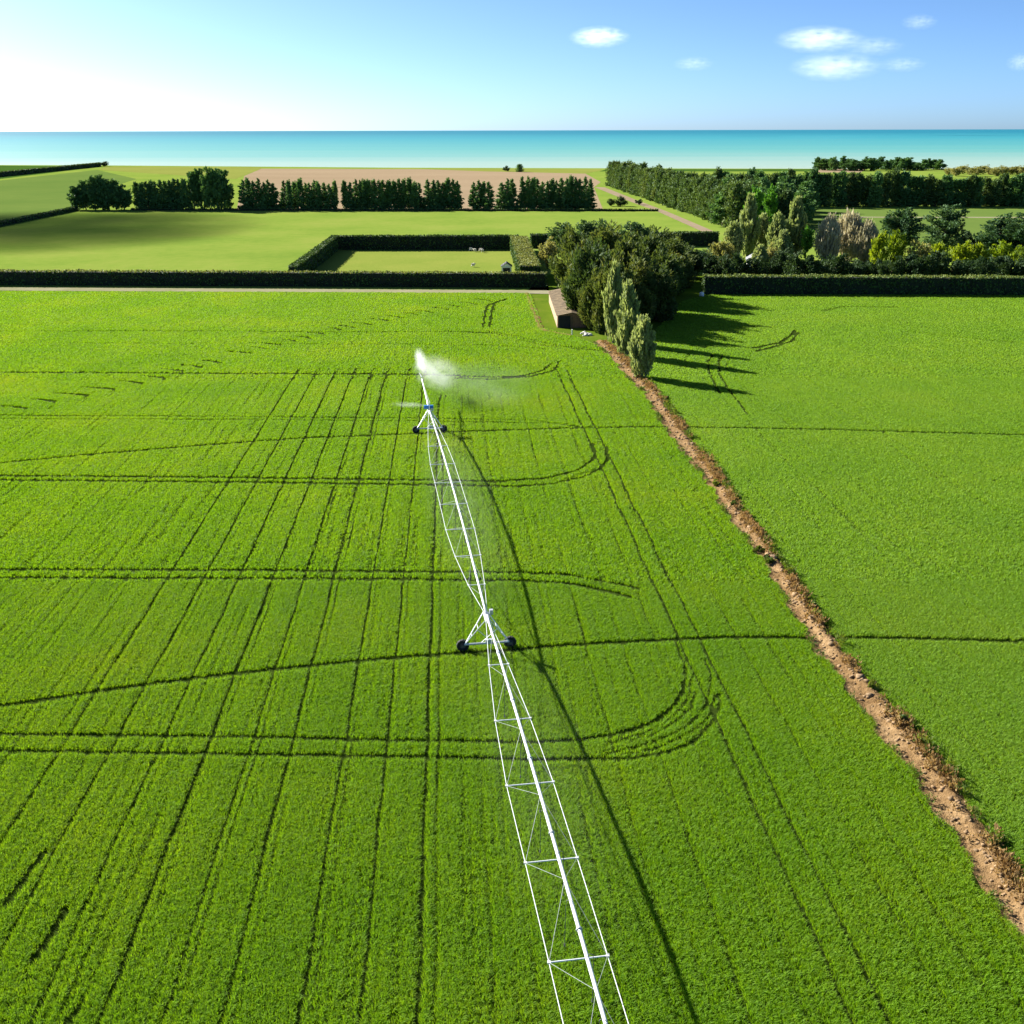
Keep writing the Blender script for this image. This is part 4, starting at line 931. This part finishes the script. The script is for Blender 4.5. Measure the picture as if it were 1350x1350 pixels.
# overhang past the last tower with stay cables and end gun
OV = 16.0
mb = MB(); mb.tube([P3(SPAN, 0, PZ), P3(SPAN + OV * .35, 0, PZ + 0.35), P3(SPAN + OV * .7, 0, PZ + 0.65), P3(SPAN + OV, 0, PZ + 0.85)], [0.10, 0.10, 0.09, 0.08], 10)
ov = ip(mb, 'overhang_pipe', M['galv'], None, True)
for sgn in (-1, 1):
    cbm = MB(); cbm.tube([P3(SPAN - 0.2, sgn * 0.1, PZ + 1.1), P3(SPAN + OV * 0.75, sgn * 0.05, PZ + 0.75)], 0.018, 5); ip(cbm, 'stay_cable', M['galv'], ov)
ms_ = MB(); ms_.tube([P3(SPAN - 0.2, 0, PZ), P3(SPAN - 0.2, 0, PZ + 1.15)], 0.04, 6); ip(ms_, 'mast', M['galv'], ov)
eg = MB(); eg.tube([P3(SPAN + OV, 0, PZ + 0.8), P3(SPAN + OV + 0.1, 0, PZ + 1.15), P3(SPAN + OV + 1.0, -0.3, PZ + 1.6)], [0.08, 0.07, 0.035], 8); ip(eg, 'end_gun', M['galv'], ov)

# ------------------------------------------------------------------ water in the air
def mist_mat(name, dens, shape, aniso=0.35, nscale=1.0, col=(0.97, 0.98, 0.99)):
    """shape(t, pos) -> 0..1 falloff built from object coordinates."""
    mt = bpy.data.materials.new(name); mt.use_nodes = True; t = mt.node_tree; t.nodes.clear()
    out = N(t, 'ShaderNodeOutputMaterial'); v = N(t, 'ShaderNodeVolumePrincipled')
    v.inputs['Color'].default_value = (*col, 1); v.inputs['Anisotropy'].default_value = aniso
    p = opos(t); f = shape(t, p)
    nz_ = noise(t, p, nscale, 4, 0.6)
    f2 = math_n(t, 'MULTIPLY', f, math_n(t, 'MULTIPLY', math_n(t, 'SUBTRACT', nz_, 0.36, True), 3.6))
    t.links.new(math_n(t, 'MULTIPLY', f2, dens), v.inputs['Density']); t.links.new(v.outputs[0], out.inputs['Volume'])
    return mt
def radial(power):
    def f(t, p):
        l = N(t, 'ShaderNodeVectorMath', operation='LENGTH'); t.links.new(p, l.inputs[0])
        q = math_n(t, 'SUBTRACT', 1.0, l.outputs['Value'], True)
        return math_n(t, 'POWER', q, power)
    return f
def blob(name, c, axes, mat, seed, kind='stuff', label=None, cat=None, sub=3):
    """Unit sphere stretched along three world axes; object coordinates run -1..1."""
    bm = bmesh.new(); bmesh.ops.create_icosphere(bm, subdivisions=sub, radius=1.0)
    me = bpy.data.meshes.new(name); bm.to_mesh(me); bm.free(); me.materials.append(mat)
    o = link(name, me); mw = Matrix.Identity(4)
    for j, a in enumerate(axes):
        for i in range(3): mw[i][j] = a[i]
    for i in range(3): mw[i][3] = c[i]
    o.matrix_world = mw
    return tag(o, label, cat, kind=kind)
gun = np.array(P3(SPAN + OV, 0, PZ + 1.2))
u3 = np.array([U1[0], U1[1], 0]); w3 = np.array([W1[0], W1[1], 0]); z3 = np.array([0, 0, 1.0])
jet_end = gun + u3 * 12 - w3 * 0.2 + z3 * 2.0
def plume(power, lean):
    """Dense at the upwind side (local y = -1), thinning downwind."""
    rad_ = radial(power)
    def f(t, p):
        sp = N(t, 'ShaderNodeSeparateXYZ'); t.links.new(p, sp.inputs[0])
        k = math_n(t, 'MULTIPLY', math_n(t, 'SUBTRACT', 1.0, sp.outputs['Y']), 0.5, True)
        return math_n(t, 'MULTIPLY', rad_(t, p), math_n(t, 'POWER', k, lean))
    return f
blob('water_jet', (gun + jet_end) / 2 + z3 * 0.2 + w3 * 0.5, [(jet_end - gun) * 0.62, w3 * 1.2, z3 * 1.2], mist_mat('jet_spray', 1.5, plume(1.4, 1.0), 0.3, 3.0), 1, label='dense white water jet thrown from the end gun', cat='water spray')
blob('water_mist', gun + u3 * 4.5 + w3 * 3.1 - z3 * 0.4, [u3 * 10 - w3 * 1.0, w3 * 4.4 - z3 * 0.9, z3 * 3.0], mist_mat('spray_mist', 0.34, plume(1.3, 1.3), 0.3, 1.7), 2, label='white spray plume drifting right from the end gun', cat='water spray')
blob('water_mist', gun + u3 * 0.0 + w3 * 10.0 - z3 * 1.4, [u3 * 13, w3 * 10, z3 * 2.8], mist_mat('thin_mist', 0.02, plume(1.0, 0.5), 0.3, 1.5), 3, label='faint thinning mist right of the spray plume', cat='water spray')
for s0_, s1_, d_, lab in ((0, SPAN, 0.02, 'thin veil of sprinkler mist under the far span'), (-SPAN * 0.6, 0, 0.012, 'thin veil of sprinkler mist under the near span')):
    mid = np.array(P3((s0_ + s1_) / 2, 1.0, 1.6)); blob('sprinkler_mist', mid, [u3 * (s1_ - s0_) / 2 * 1.05, w3 * 4.6, z3 * 1.55], mist_mat('sprinkler_mist', d_, radial(1.0), 0.3, 6.0), 4, label=lab, cat='water spray')
sp_ = np.array(P3(SPAN + 3, -2.6, PZ + 0.2)); blob('sprinkler_spray', sp_, [w3 * 3.0 - z3 * 0.5, u3 * 0.8, z3 * 0.45], mist_mat('sprinkler_jet', 0.6, radial(1.1), 0.3, 2.5), 5, label='small sideways spray left of the far tower', cat='water spray')

# ------------------------------------------------------------------ buildings and small things
def gable(name, base, rz, wx, dy, hw, hr, wall_mats, roof_mat, label, cat, over=0.25):
    """Walls, two roof slopes (ridge along local y). wall_mats: side, front."""
    root = empty(name, base, rz)
    mb = MB(); t_ = 0.14
    for sg in (-1, 1): mb.box((sg * (wx / 2 - t_ / 2), 0, hw / 2), (t_, dy, hw))
    mb.build('side_wall', M[wall_mats[0]], root)
    for sg in (-1, 1):
        f_ = MB(); y = sg * (dy / 2 - t_ / 2 - 0.003)
        f_.add([(-wx / 2 + t_, y - t_ / 2, 0), (wx / 2 - t_, y - t_ / 2, 0), (wx / 2 - t_, y - t_ / 2, hw), (0, y - t_ / 2, hw + hr - 0.12), (-wx / 2 + t_, y - t_ / 2, hw),
                (-wx / 2 + t_, y + t_ / 2, 0), (wx / 2 - t_, y + t_ / 2, 0), (wx / 2 - t_, y + t_ / 2, hw), (0, y + t_ / 2, hw + hr - 0.12), (-wx / 2 + t_, y + t_ / 2, hw)],
               [(0, 1, 2, 3, 4), (9, 8, 7, 6, 5), (0, 5, 6, 1), (1, 6, 7, 2), (2, 7, 8, 3), (3, 8, 9, 4), (4, 9, 5, 0)])
        f_.build('end_wall', M[wall_mats[1]], root)
    sl_ = math.hypot(wx / 2, hr)
    for sg in (-1, 1):
        rf = MB(); x1 = sg * (wx / 2 + over); z1 = hw - over * hr / (wx / 2) + 0.05; y = dy / 2 + over
        rf.add([(0, -y, hw + hr + .05), (x1, -y, z1), (x1, y, z1), (0, y, hw + hr + .05), (0, -y, hw + hr - .05), (x1, -y, z1 - .1), (x1, y, z1 - .1), (0, y, hw + hr - .05)],
               [(0, 1, 2, 3), (7, 6, 5, 4), (0, 4, 5, 1), (1, 5, 6, 2), (2, 6, 7, 3), (3, 7, 4, 0)])
        o = rf.build('roof', M[roof_mat], root)
        rib = MB()
        for k in range(int(dy / 0.6)):
            yy_ = -dy / 2 + 0.3 + k * 0.6
            rib.tube([(0, yy_, hw + hr + .06), (x1, yy_, z1 + .01)], 0.035, 5)
        rib.build('roof_rib', M[roof_mat], o)
    return tag(root, label, cat)
# old shed under the cypresses: long sunlit side towards the field
c0 = ground(736, 436); c1 = ground(723, 396)
d = c1 - c0; Ls = np.linalg.norm(d); rzs = math.atan2(d[1], d[0]) - math.pi / 2
ctr = (c0 + c1) / 2 + np.array([math.cos(rzs), math.sin(rzs), 0]) * 3.1
sh = gable('old_shed', (ctr[0], ctr[1], 0.03), rzs, 6.2, Ls * 0.85, 2.7, 0.6, ('sunlit_wall', 'shaded_wall'), 'rust_roof', 'old shed, tan on its sunlit side and brown on its shaded front, half hidden under the cypresses', 'shed')
for k, x in enumerate((-1.55, 1.45)):
    mb = MB(); mb.box((x, -Ls * 0.425 - 0.03, 1.3), (2.5, 0.06, 2.6)); o = mb.build('doorway', M['inside_shade'] if k == 0 else M['shaded_wall'], sh)
    mb = MB(); mb.box((x, -Ls * 0.425 - 0.065, 2.66), (2.7, 0.10, 0.12)); mb.build('lintel', M['shaded_wall'], o)
mb = MB(); mb.box((0, -Ls * 0.425 - 0.06, 1.35), (0.22, 0.12, 2.7)); mb.build('post', M['bark'], sh)
n_ = int(Ls * 0.85 / 0.9)
for k in range(n_):
    mb = MB(); mb.box((-3.115, -Ls * 0.425 + 0.45 + k * 0.9, 1.33), (0.04, 0.84, 2.6)); mb.build('wall_board', M['sunlit_wall'], sh)
g = ground(686, 352.5)
# white hut on the lawn
g = at(668.5, 312)
hut = gable('white_hut', (g[0], g[1], 0.04), 0.0, 3.0, 3.6, 2.1, 1.0, ('white_paint', 'white_paint'), 'dark_roof', 'small white hut with dark roof standing on the lawn', 'hut', 0.2)
mb = MB(); mb.box((0, -1.83, 0.85), (2.1, 0.05, 1.5)); o = mb.build('doorway', M['inside_shade'], hut)
mb = MB(); mb.box((0, -1.865, 1.75), (2.5, 0.08, 0.16)); mb.build('lintel', M['white_paint'], o)
# white house behind the garden trees
g = at(1001, 318)
hs = gable('white_house', (g[0], g[1], 0.02), R(-12), 7.4, 10.0, 3.3, 2.3, ('white_paint', 'white_paint'), 'pale_roof', 'white walled house mostly hidden by the garden poplars', 'house', 0.4)
for x_ in (-1.9, 1.7):
    mb = MB(); mb.box((x_, -5.02, 1.75), (1.3, 0.06, 1.4)); o = mb.build('window', M['white_paint'], hs)
    mb = MB(); mb.box((x_, -5.06, 1.75), (1.12, 0.04, 1.22)); mb.build('pane', M['glass'], o)
mb = MB(); mb.box((0.9, 2.0, 5.3), (0.7, 0.7, 1.5)); mb.build('chimney', M['stone'], hs)
# white tank by the hedge end
g = ground(924, 391)
tk = empty('water_tank', (g[0], g[1] - 1.0, 0.03)); mb = MB(); mb.tube([(0, 0, 0), (0, 0, 1.0), (0, 0, 1.15), (0, 0, 1.25)], [0.6, 0.6, 0.5, 0.15], 18); mb.build('shell', M['white_paint'], tk, True)
mb = MB(); mb.tube([(0, 0, 1.25), (0, 0, 1.36)], 0.16, 12); mb.build('lid', M['galv_dull'], tk); tag(tk, 'small white tank at the left end of the right hedge', 'tank')
# pale rubble by the trees
g = ground(774, 442); rb = empty('rubble_heap', g); r_ = np.random.default_rng(77)
for k in range(11):
    s = r_.uniform(0.25, 0.55); c = np.array([r_.normal(0, 0.7), r_.normal(0, 0.7), s * 0.4 + (0.3 if k > 7 else 0)])
    v = iv * r_.uniform(0.75, 1.2, (len(iv), 1)) * s * np.array([1.2, 0.9, 0.7]) + c; v[:, 2] = np.maximum(v[:, 2], 0.0)
    link('stone', mesh_np('stone', v, ifc, M['stone']), rb)
tag(rb, 'heap of pale stones at the foot of the cypresses', 'rubble')
g = ground(754, 443); mb = MB(); mb.box((0, 0, 0.65), (0.22, 0.22, 1.3)); mb.box((0, 0, 1.33), (0.28, 0.28, 0.06)); fp = mb.build('marker_post', M['white_paint']); fp.location = g
tag(fp, 'short white post at the end of the earth bank', 'post')
# sheep on the lawn
def sheep(px, y, rz, label):
    me = bpy.data.meshes.new('sheep'); 
    vs = [(0, 0, .62), (.32, 0, .64), (-.36, 0, .62), (.52, 0, .74), (.66, 0, .80), (.84, 0, .72), (.30, .14, .38), (.30, .15, .04), (.30, -.14, .38), (.30, -.15, .04), (-.34, .14, .38), (-.36, .15, .04), (-.34, -.14, .38), (-.36, -.15, .04)]
    es = [(0, 1), (0, 2), (1, 3), (3, 4), (4, 5), (1, 6), (6, 7), (1, 8), (8, 9), (2, 10), (10, 11), (2, 12), (12, 13)]
    rads = [.31, .26, .27, .15, .12, .07, .09, .045, .09, .045, .10, .045, .10, .045]
    me.from_pydata(vs, es, []); o = link('sheep', me, None, M['wool'])
    sk = o.modifiers.new('skin', 'SKIN')
    for sv, r0 in zip(me.skin_vertices[0].data, rads): sv.radius = (r0, r0)
    me.skin_vertices[0].data[0].use_root = True
    ss_ = o.modifiers.new('sub', 'SUBSURF'); ss_.levels = 1; ss_.render_levels = 2
    p = at(px, y); o.location = (p[0], p[1], 0.03); o.rotation_euler = (0, 0, rz); o.scale = (1.25,) * 3
    tag(o, label, 'sheep', 'sheep on the lawn')
sheep(621, 371, 0.3, 'leftmost pale sheep under the far lawn hedge'); sheep(627, 368, 2.8, 'second pale sheep under the far lawn hedge'); sheep(634, 369, 0.1, 'third pale sheep under the far lawn hedge'); sheep(637, 366, 3.3, 'rightmost pale sheep under the far lawn hedge'); sheep(624, 326, 0.2, 'lone pale sheep on the near side of the lawn')

# ------------------------------------------------------------------ clouds
def cloud(px, py, wpx, hpx, dens, label, D=9000.0):
    d = (px - 675) / F * _r + (675 - py) / F * _u + _f; d = d / d[1] * D
    c = np.array([0, 0, H]) + d; k = np.linalg.norm(d) / F * 1.05
    W_, H_ = wpx * k / 2, hpx * k / 2
    blob('cloud', c, [np.array([W_ * 1.3, 0, 0]), np.array([0, W_ * 0.8, 0]), np.array([0, 0, H_ * 1.3])], mist_mat('cloud_vapour', 0.5 * dens / W_, radial(1.5), 0.45, 3.6), 9, kind=None, label=label, cat='cloud', sub=4)['group'] = 'small fair weather clouds'
for a in ((790, 49, 58, 20, 6, 'small bright white cloud alone in the middle of the sky'), (1080, 52, 82, 24, 6, 'bright flat white cloud, upper of the pair at the right'), (1102, 88, 86, 26, 5, 'wide white cloud, lower of the pair at the right'),
          (1150, 61, 60, 18, 1.6, 'faint wisp right of the upper bright cloud'), (1190, 85, 44, 14, 1.4, 'faint wisp right of the lower bright cloud'), (1212, 29, 34, 14, 1.5, 'thin faint cloud high at the right'), (914, 84, 40, 14, 1.2, 'faint small cloud near the middle of the sky'), (1346, 82, 26, 16, 2, 'pale cloud cut by the right edge of the picture')):
    cloud(*a)
# a cloud nearer the sun, out of view, that shades the pasture at the left
sc_ = at(60, 470) + np.array(SUN_DIR) / SUN_DIR.z * 330
blob('cloud', sc_, [np.array([95, 0, 0]), np.array([0, 115, 0]), np.array([0, 0, 24])], mist_mat('cloud_vapour', 0.10, radial(0.8), 0.2, 1.4), 10, kind=None, label='low cloud off to the left whose shadow lies on the left pasture', cat='cloud')
